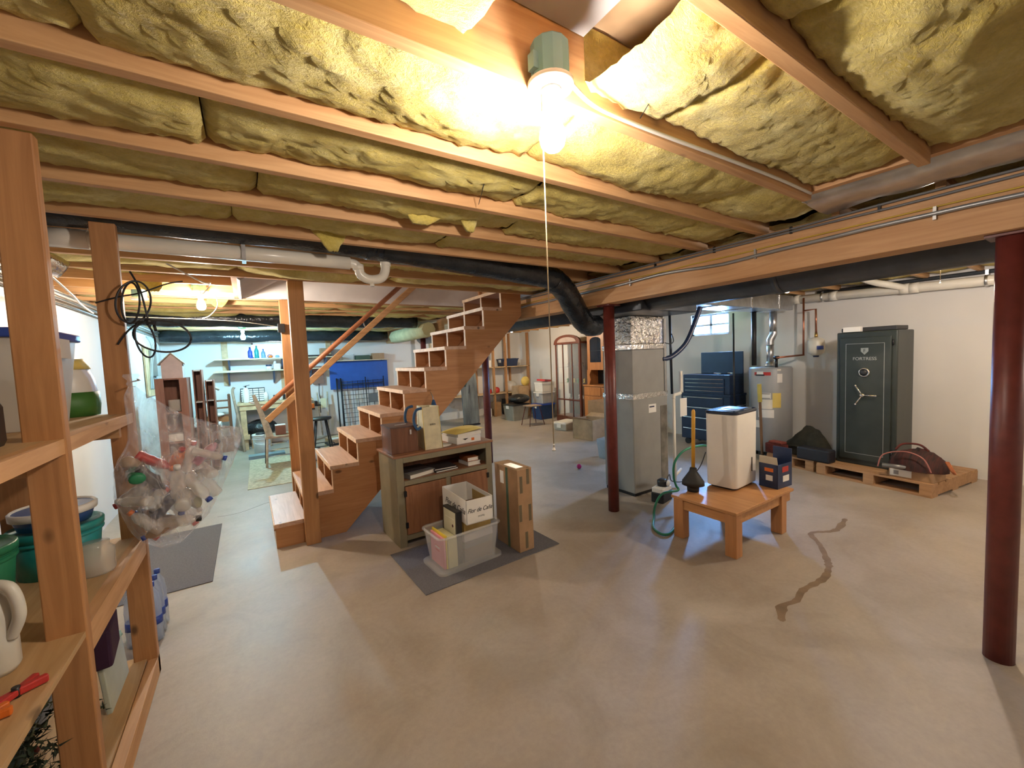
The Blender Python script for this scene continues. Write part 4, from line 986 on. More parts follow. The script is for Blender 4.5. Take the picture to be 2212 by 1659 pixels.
# upper shelf: lidded tubs, a sack
def lidded_tub(label, loc, rot, sx, sy, h, lidmt, bodymt, fill=None):
    t = thing('lidded_tub', label, 'tub', loc, rot)
    build('body', tub_shell(sx, sy, h), bodymt, t)
    l = build('lid', B().rbox(sx + .03, sy + .03, h, h + .03, .04), lidmt, t, bevel=.006)
    build('lid_panel', B().rbox(sx - .06, sy - .06, h + .03, h + .036, .04), lidmt, l)
    for s_ in (-1, 1): build('latch', B().box(s_ * (sx / 2 + .006) - .008, s_ * (sx / 2 + .006) + .008, -.05, .05, h - .07, h + .012), WHITEP, t)
    if fill: build('contents', B().rbox(sx * .8, sy * .8, .01, h * .55, .02), fill, t)
    return t
CLOUDY = clear('cloudy_tub_plastic', (.74, .70, .62), .62, .3)
lidded_tub('cloudy clear tub with a blue lid between the two shelf posts', (-.86, 2.28, 1.316), 0, .52, .40, .325, BLUEP, CLOUDY, mat('beige_contents', (.48, .40, .31), .7))
lidded_tub('cloudy clear tub with a dark lid beside the near shelf post', (-.94, 1.50, 1.316), 0, .42, .56, .375, NAVY, CLOUDY, PAPER)
t = thing('black_case', 'black fabric case on the upper shelf by the near post', 'case', (-.61, 1.52, 1.316), .05)
build('body', B().box(-.08, .06, -.16, .16, 0, .13), BLACK, t, bevel=.02); build('handle', B().tube(spline([(.0, -.06, .13), (.0, -.03, .16), (.0, .03, .16), (0, .06, .13)]), .006, 8), BLACK, t)
t = thing('potting_soil_sack', 'green and white printed sack behind the far shelf post', 'sack', (-.70, 2.68, 1.316), .2)
vs, fs = [], []
for i in range(11):
    for j in range(12):
        w = i / 10; a = 2 * PI * j / 12; k = .55 + .45 * math.sin(PI * min(.98, w + .1)) ** .5
        vs.append((.10 * math.cos(a) * k, .09 * math.sin(a) * k, .26 * w + .006 * math.sin(3 * a)))
for i in range(10):
    for j in range(12): fs.append((i * 12 + j, i * 12 + (j + 1) % 12, (i + 1) * 12 + (j + 1) % 12, (i + 1) * 12 + j))
fs.append(tuple(reversed(range(12)))); fs.append(tuple(120 + j for j in range(12)))
build('body', B().add(vs, fs, True), WHITEP, t)
LEAF = mat('leaf_green', (.05, .17, .03), .5, var=.2)
build('printed_band', B().lathe([(.102, .0), (.108, .05), (.106, .11)], 18, (0, 0, .0), sy=.9), LEAF, t)
build('printed_band', B().lathe([(.085, .215), (.07, .25), (.062, .262)], 18, sy=.9), YELLOW, t)

# middle shelf
def bucket(label, loc, r, h, body, lidc, group=None):
    t = thing('bucket', label, 'bucket', loc)
    build('body', B().lathe([(r * .86, 0), (r * .93, h * .5), (r, h), (r * .96, h), (r * .9, h * .5), (r * .82, .006), (0, .006)], 28), body, t)
    for z in (h * .80, h * .90): build('rib', B().lathe([(r * .985, z), (r * 1.03, z + .004), (r * 1.03, z + .012), (r * .985, z + .016)], 28), body, t)
    l = build('lid', B().lathe([(r * 1.04, h - .012), (r * 1.05, h + .012), (r * 1.0, h + .018), (r * .94, h + .008), (0, h + .008)], 28), lidc, t)
    return t
bucket('teal green plastic bucket on the middle shelf beside the hanging bag', (-.70, 2.40, .716), .135, .17, TEAL, TEAL)
bucket('white topped blue tub stacked on the teal bucket', (-.70, 2.40, .905), .12, .055, mat('deep_blue_tub', (.03, .08, .24), .4), WHITEP)
bucket('dark green bucket behind the near post on the middle shelf', (-.86, 2.14, .716), .13, .20, GREENP, GREENP)
tag(build('glass_jar', B().lathe([(.055, 0), (.06, .01), (.06, .09), (.045, .105), (.047, .12), (0, .12)], 18), PET, loc=(-.56, 2.25, .716)), 'clear jar in front of the teal bucket', 'jar')
tag(build('snack_box', B().box(-.07, .07, -.16, .16, 0, .24), BLUEP, loc=(-1.14, 1.86, .716), rot=.05, bevel=.004), 'blue carton standing at the back of the middle shelf', 'carton')
t = thing('yellow_carton', 'yellow and blue carton lying on the middle shelf', 'carton', (-.95, 1.60, .716), .2)
build('body', B().box(-.07, .07, -.10, .10, 0, .30), mat('ochre_carton', (.55, .33, .05), .6), t); build('band', B().box(-.071, .071, -.101, .101, .22, .305), BLUEP, t)
def jug(label, loc, rot, s, body, capm, labm):
    t = thing('detergent_jug', label, 'jug', loc, rot)
    m_ = B(); prof = [(.0, 0), (.085, 0), (.095, .015), (.095, .15), (.088, .19), (.06, .225), (.030, .24), (.028, .26), (0, .26)]
    build('body', m_.lathe([(a * s, z * s) for a, z in prof], 24, sy=.62), body, t)
    build('cap', B().lathe([(.032 * s, .25 * s), (.034 * s, .29 * s), (0, .292 * s)], 16), capm, t)
    build('handle', B().tube(spline([(.05 * s, 0, .23 * s), (.10 * s, 0, .22 * s), (.115 * s, 0, .15 * s), (.09 * s, 0, .09 * s)]), .013 * s, 10), body, t)
    lb_ = B(); n = 8; r = .0965 * s; vs, fs = [], []
    for i in range(n + 1):
        a = math.radians(-150 + 120 * i / n); vs += [(r * math.cos(a), r * .62 * math.sin(a), .03 * s), (r * math.cos(a), r * .62 * math.sin(a), .13 * s), ((r + .001) * math.cos(a), (r + .001) * .63 * math.sin(a), .03 * s), ((r + .001) * math.cos(a), (r + .001) * .63 * math.sin(a), .13 * s)]
    for i in range(n): o = 4 * i; fs += [(o + 2, o + 6, o + 7, o + 3), (o, o + 1, o + 5, o + 4)]
    build('printed_label', lb_.add(vs, fs), labm, t)
    return t
MILKY = mat('milky_jug', (.66, .65, .58), .35, var=.04)
jug('big milky white jug with a blue label near the shelf edge', (-.665, 1.665, .716), A(-25), 1.05, MILKY, WHITEP, BLUEP)
jug('white spray jug with a pale blue cap behind the milky jug', (-.84, 1.82, .716), A(-20), 1.25, WHITEP, mat('pale_blue_cap', (.20, .45, .60), .4), mat('navy_label', (.04, .08, .25), .5))
t = thing('small_pot', 'small black pot with a white label at the shelf front', 'pot', (-.60, 1.46, .716))
build('body', B().lathe([(.028, 0), (.036, .055), (.038, .058), (.034, .058), (0, .05)], 18), BLACK, t); build('printed_label', B().lathe([(.0325, .012), (.0365, .042)], 18), WHITEC, t)
for i, (lab, x, y, mm, an) in enumerate((('orange spring clamp lying on the middle shelf board', -.575, 1.40, ORANGE, .5), ('red spring clamp lying on the middle shelf board', -.535, 1.48, REDP, .9))):
    t = thing('spring_clamp', lab, 'clamp', (x, y, .716), an)
    build('jaw', B().bar((-.05, -.008, .012), (.01, .004, .012), .014, .016), mm, t, bevel=.003); build('jaw', B().bar((-.05, .016, .012), (.01, .004, .012), .014, .016), mm, t, bevel=.003)
    build('grip', B().bar((.01, .004, .012), (.06, .020, .012), .016, .020), mm, t, bevel=.004); build('grip', B().bar((.01, .004, .012), (.06, -.014, .012), .016, .020), mm, t, bevel=.004)
    build('pivot', B().tube([(.008, .004, .0), (.008, .004, .026)], .008, 10), BLACKM, t)
# bottom shelf
t = thing('artificial_tree', 'dark green artificial garland heaped on the bottom shelf', 'garland', (-.74, 1.76, .10))
rg = random.Random(5); m1, m2 = B(), B()
NEED = mat('dark_needles', (.014, .032, .014), .7, var=.4, vscale=30); NEED2 = mat('light_needles', (.06, .075, .03), .7, var=.4, vscale=30)
for i in range(620):
    c = Vector((rg.gauss(.0, .10), rg.gauss(-.02, .19), abs(rg.gauss(.17, .13)))); c.x = max(-.3, min(.16, c.x)); c.y = max(-.6, min(.5, c.y)); c.z = min(.46, c.z + .02)
    d = Vector((rg.uniform(-1, 1), rg.uniform(-1, 1), rg.uniform(-.4, 1))).normalized() * rg.uniform(.04, .08)
    mm = m1 if rg.random() < .75 else m2
    for k in range(8):
        q = c + d * (k / 7); w = Vector((rg.uniform(-1, 1), rg.uniform(-1, 1), rg.uniform(-1, 1))).normalized() * .032
        s_ = d.cross(w).normalized() * .0042
        mm.add([q - s_, q + s_, q + w + d * .15], [(0, 1, 2)])
o = build('dark_sprigs', m1, NEED, t, fix=False); o['kind'] = 'stuff'
o = build('light_sprigs', m2, NEED2, t, fix=False); o['kind'] = 'stuff'
m3 = B()
for i in range(16): m3.tube(spline([(rg.gauss(0, .05), rg.gauss(0, .15), .02), (rg.gauss(0, .07), rg.gauss(0, .17), .14), (rg.gauss(0, .08), rg.gauss(0, .2), .26)], 4), .007, 6)
build('branches', m3, mat('dark_stem', (.02, .018, .012), .8), t)
core = B().ball((-.02, -.02, .15), .17, 10, 1.0); core.v = [(x * .85 - .04, y * 1.9, .01 + z * 1.05 + .05 * fbm(x * 9, y * 6, z * 9)) for x, y, z in core.v]
build('core', core, NEED, t)
for i in range(9): build('berry', B().ball((rg.gauss(.02, .06), rg.gauss(0, .14), rg.uniform(.1, .28)), .013, 6), DARKRED, t)
t = thing('box_fan_panel', 'pale green panel leaning on the bottom shelf between the posts', 'panel', (-.565, 2.40, .10), (0, A(-4), 0))
build('panel', B().box(-.02, 0, -.12, .16, 0, .20), mat('pale_green_panel', (.50, .56, .48), .5), t, bevel=.004); build('clip', B().lathe([(.022, 0), (.018, .02), (0, .03)], 12, (-.01, .13, .20)), mat('mint_clip', (.40, .62, .50), .4), t)
tag(build('purple_pouch', B().box(-.03, .03, -.11, .11, 0, .16), mat('dark_purple_cloth', (.035, .008, .035), .8), loc=(-.585, 2.37, .302), rot=(0, 0, .1), bevel=.012), 'dark purple cloth pouch resting behind the pale green panel', 'pouch')
t = thing('white_sack', 'white plastic sack hanging under the middle shelf', 'sack', (-.74, 2.50, .36))
build('body', B().lathe([(.0, 0), (.07, .01), (.10, .08), (.095, .17), (.06, .25), (.025, .30), (.02, .32)], 16, sy=.8), mat('grey_white_sack', (.62, .58, .50), .45, var=.1), t)
build('tie', B().tube([(0, 0, .31), (0, 0, .33)], .024, 10), WHITEP, t)
tag(build('blue_bin', B().rbox(.20, .26, 0, .16, .03, 5, .9), mat('slate_blue_bin', (.12, .16, .22), .4), loc=(-.88, 2.46, .10)), 'slate blue bin on the bottom shelf by the far post', 'bin')
# water bottle pack on the floor beyond the shelving
for i in range(6):
    x, y = -.62 + .085 * (i % 2), 2.98 + .09 * (i // 2)
    t = thing('water_bottle', 'clear blue capped water bottle in the pack beyond the shelving', 'bottle', (x, y, 0), 0, 'water bottle pack')
    build('body', B().lathe([(.03, 0), (.038, .01), (.037, .07), (.039, .09), (.036, .15), (.038, .20), (.030, .27), (.014, .30), (.013, .315), (0, .315)], 14), clear('blue_bottle_plastic', (.55, .66, .85), .5, .1), t)
    build('cap', B().lathe([(.015, .31), (.015, .335), (0, .335)], 10), BLUEP, t); build('printed_label', B().lathe([(.0385, .10), (.0375, .145)], 14), BLUEP, t)

# hanging plastic bag of bottles
bg_ = thing('plastic_bag', 'big clear plastic bag of empty bottles hanging from the far shelf post', 'bag', (-.44, 2.47, .70))
Lx = [(.745, -.012), (.70, -.03), (.60, -.028), (.50, -.032), (.38, -.09), (.25, -.10), (.12, -.06), (.04, -.02), (.0, .03)]
Rx = [(.745, .012), (.70, .05), (.60, .16), (.53, .30), (.505, .395), (.44, .375), (.34, .345), (.22, .30), (.10, .235), (.0, .13)]
Dy = [(.745, .012), (.70, .03), (.60, .055), (.50, .075), (.40, .115), (.25, .14), (.12, .13), (.0, .06)]
def interp(tab, z):
    tab = sorted(tab)
    for (z0, a), (z1, b_) in zip(tab, tab[1:]):
        if z0 <= z <= z1: return a + (b_ - a) * (z - z0) / (z1 - z0)
    return tab[0][1] if z < tab[0][0] else tab[-1][1]
NZ, NA = 44, 48
vs, fs = [], []
for i in range(NZ + 1):
    z = .745 * i / NZ; l, r_, dy = interp(Lx, z), interp(Rx, z), interp(Dy, z)
    for j in range(NA):
        a = 2 * PI * j / NA
        c_, s_ = math.cos(a), math.sin(a); k = 1 + .07 * fbm(c_ * 2.2 + 5, s_ * 2.2, z * 3) + .05 * math.sin(a * 7 + z * 3) * (z / .745)
        x = (l + r_) / 2 + (r_ - l) / 2 * c_ * min(k, 1.06); y = dy * s_ * k
        # the loose flap on the far side thins out
        if x > .16 + .25 * (.5 - z) and z > .35: y *= max(.25, 1 - (x - .16) * 3)
        vs.append((x, y, z))
for i in range(NZ):
    for j in range(NA): fs.append((i * NA + j, i * NA + (j + 1) % NA, (i + 1) * NA + (j + 1) % NA, (i + 1) * NA + j))
fs.append(tuple(reversed(range(NA))))
build('film', B().add(vs, fs, True), BAGFILM, bg_, fix=False)
build('knot', B().lathe([(.012, .74), (.02, .755), (.014, .77), (.03, .79), (.026, .80)], 12), FILM, bg_)
build('nail', B().tube([(-.03, .165, .762), (.02, .06, .770), (.02, .0, .775)], .003, 6), STEEL, bg_)
rg = random.Random(11); COLS = {'amber': mat('amber_plastic', (.30, .16, .05), .3), 'rose pink': mat('rose_plastic', (.45, .18, .24), .35), 'smoky grey': mat('smoke_plastic', (.10, .095, .10), .3), 'olive': mat('olive_plastic', (.25, .24, .10), .4), 'red': REDP, 'tan': mat('tan_bottle', (.42, .30, .20), .4), 'brown': mat('brown_bottle', (.20, .12, .07), .35), 'orange': ORANGE, 'navy': NAVY, 'violet grey': mat('violet_grey', (.30, .25, .34), .4), 'dark green': GREENP, 'taupe': mat('taupe_plastic', (.34, .28, .25), .4)}
CK = list(COLS); names = []
for i in range(34): names.append('clear' if i % 3 != 1 else CK[(i // 3) % len(CK)])
BC = [PET if n_ == 'clear' else COLS[n_] for n_ in names]
placed = []
for i in range(32):
    for tr in range(300):
        z = rg.uniform(.05, .40); l, r_, dy = interp(Lx, z), interp(Rx, z), interp(Dy, z)
        x = rg.uniform(l + .06, r_ - .07); y = rg.uniform(-dy + .055, dy - .055) if dy > .06 else 0
        if all((x - a) ** 2 + (y - b_) ** 2 + (z - c_) ** 2 > .064 ** 2 for a, b_, c_ in placed): break
    placed.append((x, y, z))
    q = Matrix.Rotation(rg.uniform(0, 6), 4, 'Z') @ Matrix.Rotation(rg.uniform(.3, 2.6), 4, 'X')
    t = thing('empty_bottle', ('crumpled clear plastic bottle in the hanging bag' if BC[i] is PET else '%s plastic bottle in the hanging bag' % names[i]), 'bottle', (-.44 + x, 2.47 + y, .70 + z), 0, 'bottles in the hanging bag')
    t.rotation_euler = q.to_euler(); s_ = rg.uniform(.9, 1.15)
    pr_ = [(0, -.07), (.022, -.07), (.027, -.066), (.028, -.05), (.025, -.03), (.028, -.015), (.025, .0), (.028, .015), (.028, .03), (.020, .048), (.011, .058), (.0105, .068), (0, .068)]
    sq = rg.uniform(.7, 1.0)
    build('body', B().lathe([(a_ * s_, z_ * s_) for a_, z_ in pr_], 12, sy=sq), BC[i], t)
    build('cap', B().lathe([(.0125 * s_, .062 * s_), (.0125 * s_, .078 * s_), (0, .078 * s_)], 10), [WHITEP, BLUEP, REDP, ORANGE, BLACK][i % 5], t)

# coiled black cable on the far shelf post
cc = thing('coiled_cable', 'black coaxial cable coiled on the far shelf post', 'cable', (0, 0, 0))
PZ = Vector((-.425, 2.59, 1.745))
def loop(c, ax, az, tilt, dy, ph=0, turns=1.0):
    pts = []
    for i in range(41):
        a = ph + 2 * PI * turns * i / 40; u, w = ax * math.cos(a), az * math.sin(a)
        pts.append((c[0] + u * math.cos(tilt) - w * math.sin(tilt), c[1] + dy * math.cos(a), c[2] + u * math.sin(tilt) + w * math.cos(tilt)))
    return pts
build('loop', B().tube(loop((-.425, 2.585, 1.835), .055, .100, -.25, .03), .0042, 8), CABLE, cc)
build('loop', B().tube(loop((-.435, 2.580, 1.83), .035, .095, -.1, -.02), .0042, 8), CABLE, cc)
build('loop', B().tube(loop((-.33, 2.585, 1.675), .105, .075, -.15, .02), .0046, 8), CABLE, cc)
build('loop', B().tube(loop((-.395, 2.58, 1.66), .03, .085, .1, .03), .0042, 8), CABLE, cc)
build('tail', B().tube(spline([(-.43, 2.60, 1.98), (-.40, 2.59, 1.90), (-.385, 2.585, 1.80), (-.375, 2.585, 1.72)]), .0042, 8), CABLE, cc)
build('tail', B().tube(spline([(-.50, 2.612, 1.64), (-.46, 2.605, 1.70), (-.42, 2.60, 1.735), (-.36, 2.59, 1.745)]), .0042, 8), CABLE, cc)
build('tail', B().tube(spline([(-.56, 2.61, 1.83), (-.48, 2.605, 1.86), (-.40, 2.59, 1.88), (-.30, 2.60, 1.93), (-.24, 2.62, 1.95)]), .0035, 8), CABLE, cc)
build('tie', B().tube([(-.385, 2.57, 1.748), (-.36, 2.60, 1.742)], .012, 10), BLACK, cc); build('connector', B().tube([(-.36, 2.585, 1.73), (-.355, 2.585, 1.70)], .006, 8), BLACKM, cc)

# loose wiring under the joists
for lab, pts, r_, mm in (('white cable drooping under the joists toward the stair lamp', [(-.30, 4.53, 2.20), (-.27, 4.3, 2.14), (-.20, 4.1, 2.20), (-.22, 3.6, 2.12), (-.36, 3.2, 2.15)], .005, WCABLE),
                         ('white cable looping below the stair lamp', [(-.20, 4.50, 2.20), (-.18, 4.5, 2.08), (-.24, 4.52, 1.99), (-.30, 4.55, 1.965)], .004, WCABLE),
                         ('pair of white cables slung along the wall above the shelving', [(-1.05, 3.2, 2.19), (-.98, 3.5, 2.15), (-.95, 3.9, 2.05), (-1.0, 4.3, 2.03), (-1.05, 4.8, 2.02)], .006, WCABLE),
                         ('thin white line strung across to the far stair post', [(-.90, 4.55, 1.97), (-.30, 4.55, 1.955), (.0, 4.7, 1.95), (.30, 4.84, 1.92)], .003, WCABLE)):
    tag(build('loose_cable', B().tube(spline(pts), r_, 8), mm), lab, 'cable')
t = thing('wall_conduits', 'bundle of grey pipes along the top of the near wall', 'pipes', (0, 0, 0))
for i in range(3): build('pipe', B().tube([(-1.25 + .03 * i, 3.0, 2.10 + .03 * i), (-1.25 + .03 * i, 9.4, 2.10 + .03 * i)], .012, 8), STEEL, t)
t = thing('foil_flex_duct', 'short silver foil duct elbow under the joists by the shelving', 'duct', (0, 0, 0))
build('body', B().tube(spline([(-1.0, 2.95, 2.13), (-.85, 3.0, 2.10), (-.76, 3.05, 2.05)]), .05, 16, True, .05, 3), FOILT, t)
# mat and rug by the stairs
tag(build('floor_mat', B().box(-.95, -.31, 3.56, 4.86, 0, .006), GREYF, bevel=.003), 'grey rubber mat beside the shelving near the stair foot', 'mat')
RUGM = mat('beige_rug', (.52, .48, .36), .9, var=.18, vscale=22)
tag(build('area_rug', B().box(0, .70, 0, 1.9, 0, .008), RUGM, loc=(-.10, 6.0, 0), rot=-.02, bevel=.003), 'beige rug under the chair by the workbench', 'rug')
tag(build('rug_stain', B().lathe([(0, .0), (.22, .0), (.22, .001), (0, .001)], 18, sy=1.6), mat('brown_stain', (.36, .27, .14), .9), loc=(.22, 6.6, .0082)), 'brown stain on the beige rug', 'stain') if 0 else None
# ================================================================== workbench wall
PALE = mat('pale_board', (.62, .50, .34), .6, var=.1)
def wall_shelf(label, x0, x1, z, y0=9.18):
    t = thing('wall_shelf', label, 'shelf', (0, 0, 0))
    build('board', B().box(x0, x1, y0, 9.58, z - .022, z), PALE, t)
    for x in (x0 + .22, (x0 + x1) / 2 + .05, x1 - .2):
        build('bracket', B().prism([(9.565, z - .022), (9.565, z - .26), (9.53, z - .26), (y0 + .05, z - .03), (y0 + .05, z - .022)], x - .012, x + .012, 'yz'), mat('blue_grey_bracket', (.10, .13, .22), .5), t)
    return t
wall_shelf('long upper shelf on blue brackets below the back window', -.50, 1.60, 1.70)
wall_shelf('lower shelf on blue brackets over the workbench', -.52, 1.30, 1.47)
for lab, x, z0, z1 in (('wooden batten on the back wall near the shelf end', -.34, 1.2, 2.15), ('wooden batten behind the workbench shelf middle', .62, .9, 1.5), ('wooden batten on the back wall above the blue board', 1.50, 1.4, 2.15)):
    tag(build('wall_batten', B().box(x - .05, x + .05, 9.575, 9.6, z0, z1), BENCHW), lab, 'batten')
tag(build('lumber_offcut', B().box(-.28, .05, 9.25, 9.45, 1.70, 1.715), PALE, rot=0), 'flat pale board lying on the upper shelf', 'board')
for i, (lab, x, h, mm) in enumerate((('dark blue bottle on the upper shelf', .07, .22, BLUEP), ('green blue bottle on the upper shelf', .175, .25, TEAL), ('pale blue wide bottle on the upper shelf', .285, .18, mat('steel_blue', (.16, .30, .45), .4)))):
    t = thing('spray_bottle', lab, 'bottle', (x, 9.34, 1.70))
    build('body', B().lathe([(.036, 0), (.042, .01), (.042, h * .6), (.018, h * .8), (.016, h * .9), (0, h * .9)], 14), mm, t); build('cap', B().lathe([(.019, h * .88), (.014, h), (0, h)], 10), [NAVY, TEAL, BLUEP][i], t)
for lab, x, r_, mm in (('purple ball shaped pouch on the upper shelf', .40, .055, mat('purple_cloth', (.12, .06, .20), .7)), ('red orange rag on the upper shelf', .40, .04, ORANGE), ('blue white cloth bundle on the upper shelf', .52, .045, mat('light_blue_cloth', (.25, .42, .62), .7)), ('white cloth bundle on the upper shelf', .62, .04, WHITEP)):
    y = 9.28 if mm is ORANGE else 9.40
    tag(build('cloth_bundle', B().ball((0, 0, r_ * .7), r_, 8, .7), mm, loc=(x, y, 1.70)), lab, 'bundle')
tag(build('dark_tray', B().box(.96, 1.5, 9.22, 9.45, 1.70, 1.735), BLACK), 'flat black tray on the upper shelf behind the rails', 'tray')
tag(build('small_carton', B().box(1.30, 1.50, 9.3, 9.45, 1.736, 1.87), CARD), 'small brown carton on the black tray', 'carton')
for i in range(5):
    tag(build('shelf_strip', B().bar((-.5 + i * .03, 9.24 + i * .05, 1.478), (.35 + .04 * i, 9.25 + .05 * i, 1.478), .03, .014), [PALE, WHITEC, CHROME, WHITEP, BENCHW][i]), ['raw wood strip on the lower shelf edge', 'white strip on the lower shelf', 'shiny metal strip on the lower shelf', 'white plastic strip on the lower shelf', 'tan wood strip at the back of the lower shelf'][i], 'strip')
t = thing('fuel_can', 'white and pink jug on the lower shelf', 'jug', (.50, 9.36, 1.47)); build('body', B().rbox(.13, .10, 0, .12, .02), mat('pale_pink_jug', (.66, .50, .46), .5), t, bevel=.006); build('neck', B().lathe([(.03, .12), (.02, .17), (.02, .19), (0, .19)], 12, (-.03, 0, 0)), WHITEP, t)
t = thing('parts_jar', 'white jar with blue lid on the lower shelf', 'jar', (.36, 9.33, 1.47)); build('body', B().lathe([(.05, 0), (.05, .07), (0, .07)], 14), WHITEP, t); build('lid', B().lathe([(.052, .07), (.052, .10), (0, .10)], 14), NAVY, t)
wbn = thing('workbench', 'pale wooden workbench along the back wall', 'workbench', (-.20, 8.95, 0))
build('top', B().box(0, 1.26, 0, .63, .83, .87), BENCHW, wbn, bevel=.004); build('apron', B().box(.03, 1.23, .02, .05, .74, .83), BENCHW, wbn)
for x in (.04, 1.13):
    for y in (.03, .54): build('leg', B().box(x, x + .09, y, y + .045, 0, .83), BENCHW, wbn)
build('stretcher', B().box(.04, .16, -.005, .03, .20, .29), BENCHW, wbn)
t = thing('parts_organizer', 'small parts cabinet with rows of drawers on the workbench', 'organizer', (-.14, 9.30, .87))
build('body', B().box(0, .40, 0, .16, 0, .26), BLACK, t)
for i in range(4):
    for j in range(6): build('drawer', B().box(.012 + i * .097, .098 + i * .097, -.012, 0, .012 + j * .041, .042 + j * .041), WHITEP, t)
def extinguisher(label, loc, h, r_, mm):
    t = thing('fire_extinguisher', label, 'extinguisher', loc)
    build('cylinder', B().lathe([(r_ * .9, 0), (r_, .01), (r_, h * .72), (r_ * .5, h * .84), (r_ * .3, h * .87), (0, h * .87)], 18), mm, t)
    build('valve', B().tube([(0, 0, h * .86), (0, 0, h * .95)], r_ * .25, 8), BLACKM, t); build('lever', B().bar((-r_ * .6, 0, h * .93), (r_ * 1.2, 0, h * 1.0), .012, .01), BLACKM, t)
    return t
extinguisher('white fire extinguisher in front of the parts cabinet', (-.05, 9.14, .87), .33, .055, WHITEP)
t = thing('glue_bottle', 'white squeeze bottle at the parts cabinet end', 'bottle', (.27, 9.2, .87)); build('body', B().lathe([(.035, 0), (.035, .14), (.014, .18), (0, .18)], 14), WHITEP, t); build('nozzle', B().lathe([(.01, .18), (.004, .23), (0, .23)], 8), WHITEP, t)
for lab, x, mm, h in (('red topped can on the workbench', .52, REDP, .12), ('grey can on the workbench', .64, GREYM, .09), ('dark can on the workbench', .76, BLACK, .10), ('white can on the workbench', .46, WHITEP, .08)):
    t = thing('can', lab, 'can', (x, 9.2, .87)); build('body', B().lathe([(.034, 0), (.034, h), (0, h)], 14), WHITEC if mm is REDP else mm, t); build('lid', B().lathe([(.035, h), (.030, h + .02), (0, h + .02)], 14), mm, t)
tag(build('red_tray', B().box(.82, 1.03, 9.06, 9.32, .87, .93), mat('dusty_red', (.40, .16, .13), .6)), 'dusty red tray at the back of the workbench', 'tray')
tag(build('long_tool_case', B().box(.40, 1.0, 9.40, 9.5, .87, .96), BLACK), 'long black case behind the cans on the workbench', 'case')
tag(build('black_bags_heap', B().ball((0, 0, .20), .27, 10, .62), mat('black_sack', (.015, .015, .016), .35, bmp=.8, bscale=9, bdist=.05), loc=(.16, 9.28, .16)), 'heap of black plastic sacks under the workbench', 'sacks')
tag(build('brown_carton', B().box(-.02, .30, 9.1, 9.5, 0, .16), CARD), 'brown carton on the floor under the workbench', 'carton')
wbk = bucket('white lidded bucket on the floor before the workbench', (.13, 8.40, 0), .14, .34, mat('bucket_white', (.62, .68, .70), .4), WHITEP)
build('handle', B().tube(spline([(-.14, 0, .29), (-.08, -.13, .20), (.08, -.13, .20), (.14, 0, .29)]), .004, 6), STEEL, wbk); build('black_insert', B().lathe([(.0, .350), (.09, .350), (.08, .38), (0, .385)], 16), BLACK, wbk)
tag(build('blue_crate', B().box(-.08, .45, 7.98, 8.2, 0, .05), mat('grey_blue_board', (.20, .28, .34), .6)), 'flat blue grey board on the floor before the white bucket', 'board')
# chair with tractor style back
ch = thing('wooden_chair', 'old wooden chair with a tall slanted back beside the rug', 'chair', (.17, 7.12, .008))
OLDP = mat('peeling_white_wood', (.55, .46, .34), .6, var=.2, vscale=12)
build('seat', B().box(-.02, .38, -.02, .38, .43, .46), OLDW, ch, bevel=.008)
for x, y, mm in ((.0, .0, OLDP), (.34, .0, BLACKM), (.0, .34, BLACKM), (.34, .34, BLACKM)): build('leg', B().tube([(x - .02 if x < .1 else x + .02, y, 0), (x + .01, y + .005, .43)], .018, 10), mm, ch)
for z in (.16, .26, .35): build('rung', B().tube([(.0, .0, z), (.34, .0, z)], .008, 8), CHROME, ch); build('rung', B().tube([(.34, .0, z - .04), (.34, .34, z - .04)], .008, 8), CHROME, ch)
build('backrest', B().prism([(.0, .46), (.10, .46), (.06, .62), (-.06, 1.0), (-.10, 1.12), (-.14, 1.10), (-.07, .80)], .0, .02, 'xz'), OLDP, ch, bevel=.004)
build('backrest_knob', B().tube([(-.12, .01, .98), (-.18, .01, 1.01)], .014, 8), WHITEP, ch)
bxc = tag(build('brown_box', B().box(.30, .44, 7.22, 7.36, .469, .61), mat('reddish_box', (.22, .09, .06), .5), bevel=.004), 'small reddish brown box standing on the old chair', 'box')
tag(build('white_card', B().box(.30, .44, 7.22, 7.34, .6105, .62), WHITEC), 'white card on the small reddish brown box', 'card')
# stool with black legs
st_ = thing('black_stool', 'black stool with splayed legs behind the stair posts', 'stool', (.98, 7.5, 0))
build('seat', B().lathe([(.15, .60), (.17, .615), (.165, .64), (0, .645)], 24), BLACK, st_)
for i in range(4):
    a = PI / 4 + PI / 2 * i; build('leg', B().tube([(.22 * math.cos(a), .22 * math.sin(a), 0), (.10 * math.cos(a), .10 * math.sin(a), .61)], .013, 8), BLACK, st_)
build('foot_ring', B().tube([(.19 * math.cos(2 * PI * i / 20), .19 * math.sin(2 * PI * i / 20), .18) for i in range(21)], .007, 8), BLACK, st_)
tag(build('stool_shelf', B().box(.50, .78, 7.4, 7.65, .68, .70), mat('pale_metal_tray', (.45, .50, .54), .3, metal=.4)), 'pale metal tray behind the stair posts', 'tray') if 0 else None
vi = thing('bench_vise', 'orange bench vise on a black stand behind the stair posts', 'vise', (.86, 8.05, 0))
build('stand', B().box(-.03, .03, -.03, .03, 0, .74).box(-.16, .16, -.16, .16, 0, .02).box(-.10, .10, -.10, .10, .74, .76), BLACKM, vi)
build('body', B().box(-.06, .10, -.05, .05, .76, .84), ORANGE, vi, bevel=.008); build('jaw', B().box(.11, .15, -.06, .06, .79, .88), BLACKM, vi); build('screw_handle', B().tube([(.20, -.0, .66), (.20, 0, .86)], .007, 8).tube([(.14, 0, .80), (.21, 0, .80)], .012, 8), BLACKM, vi)
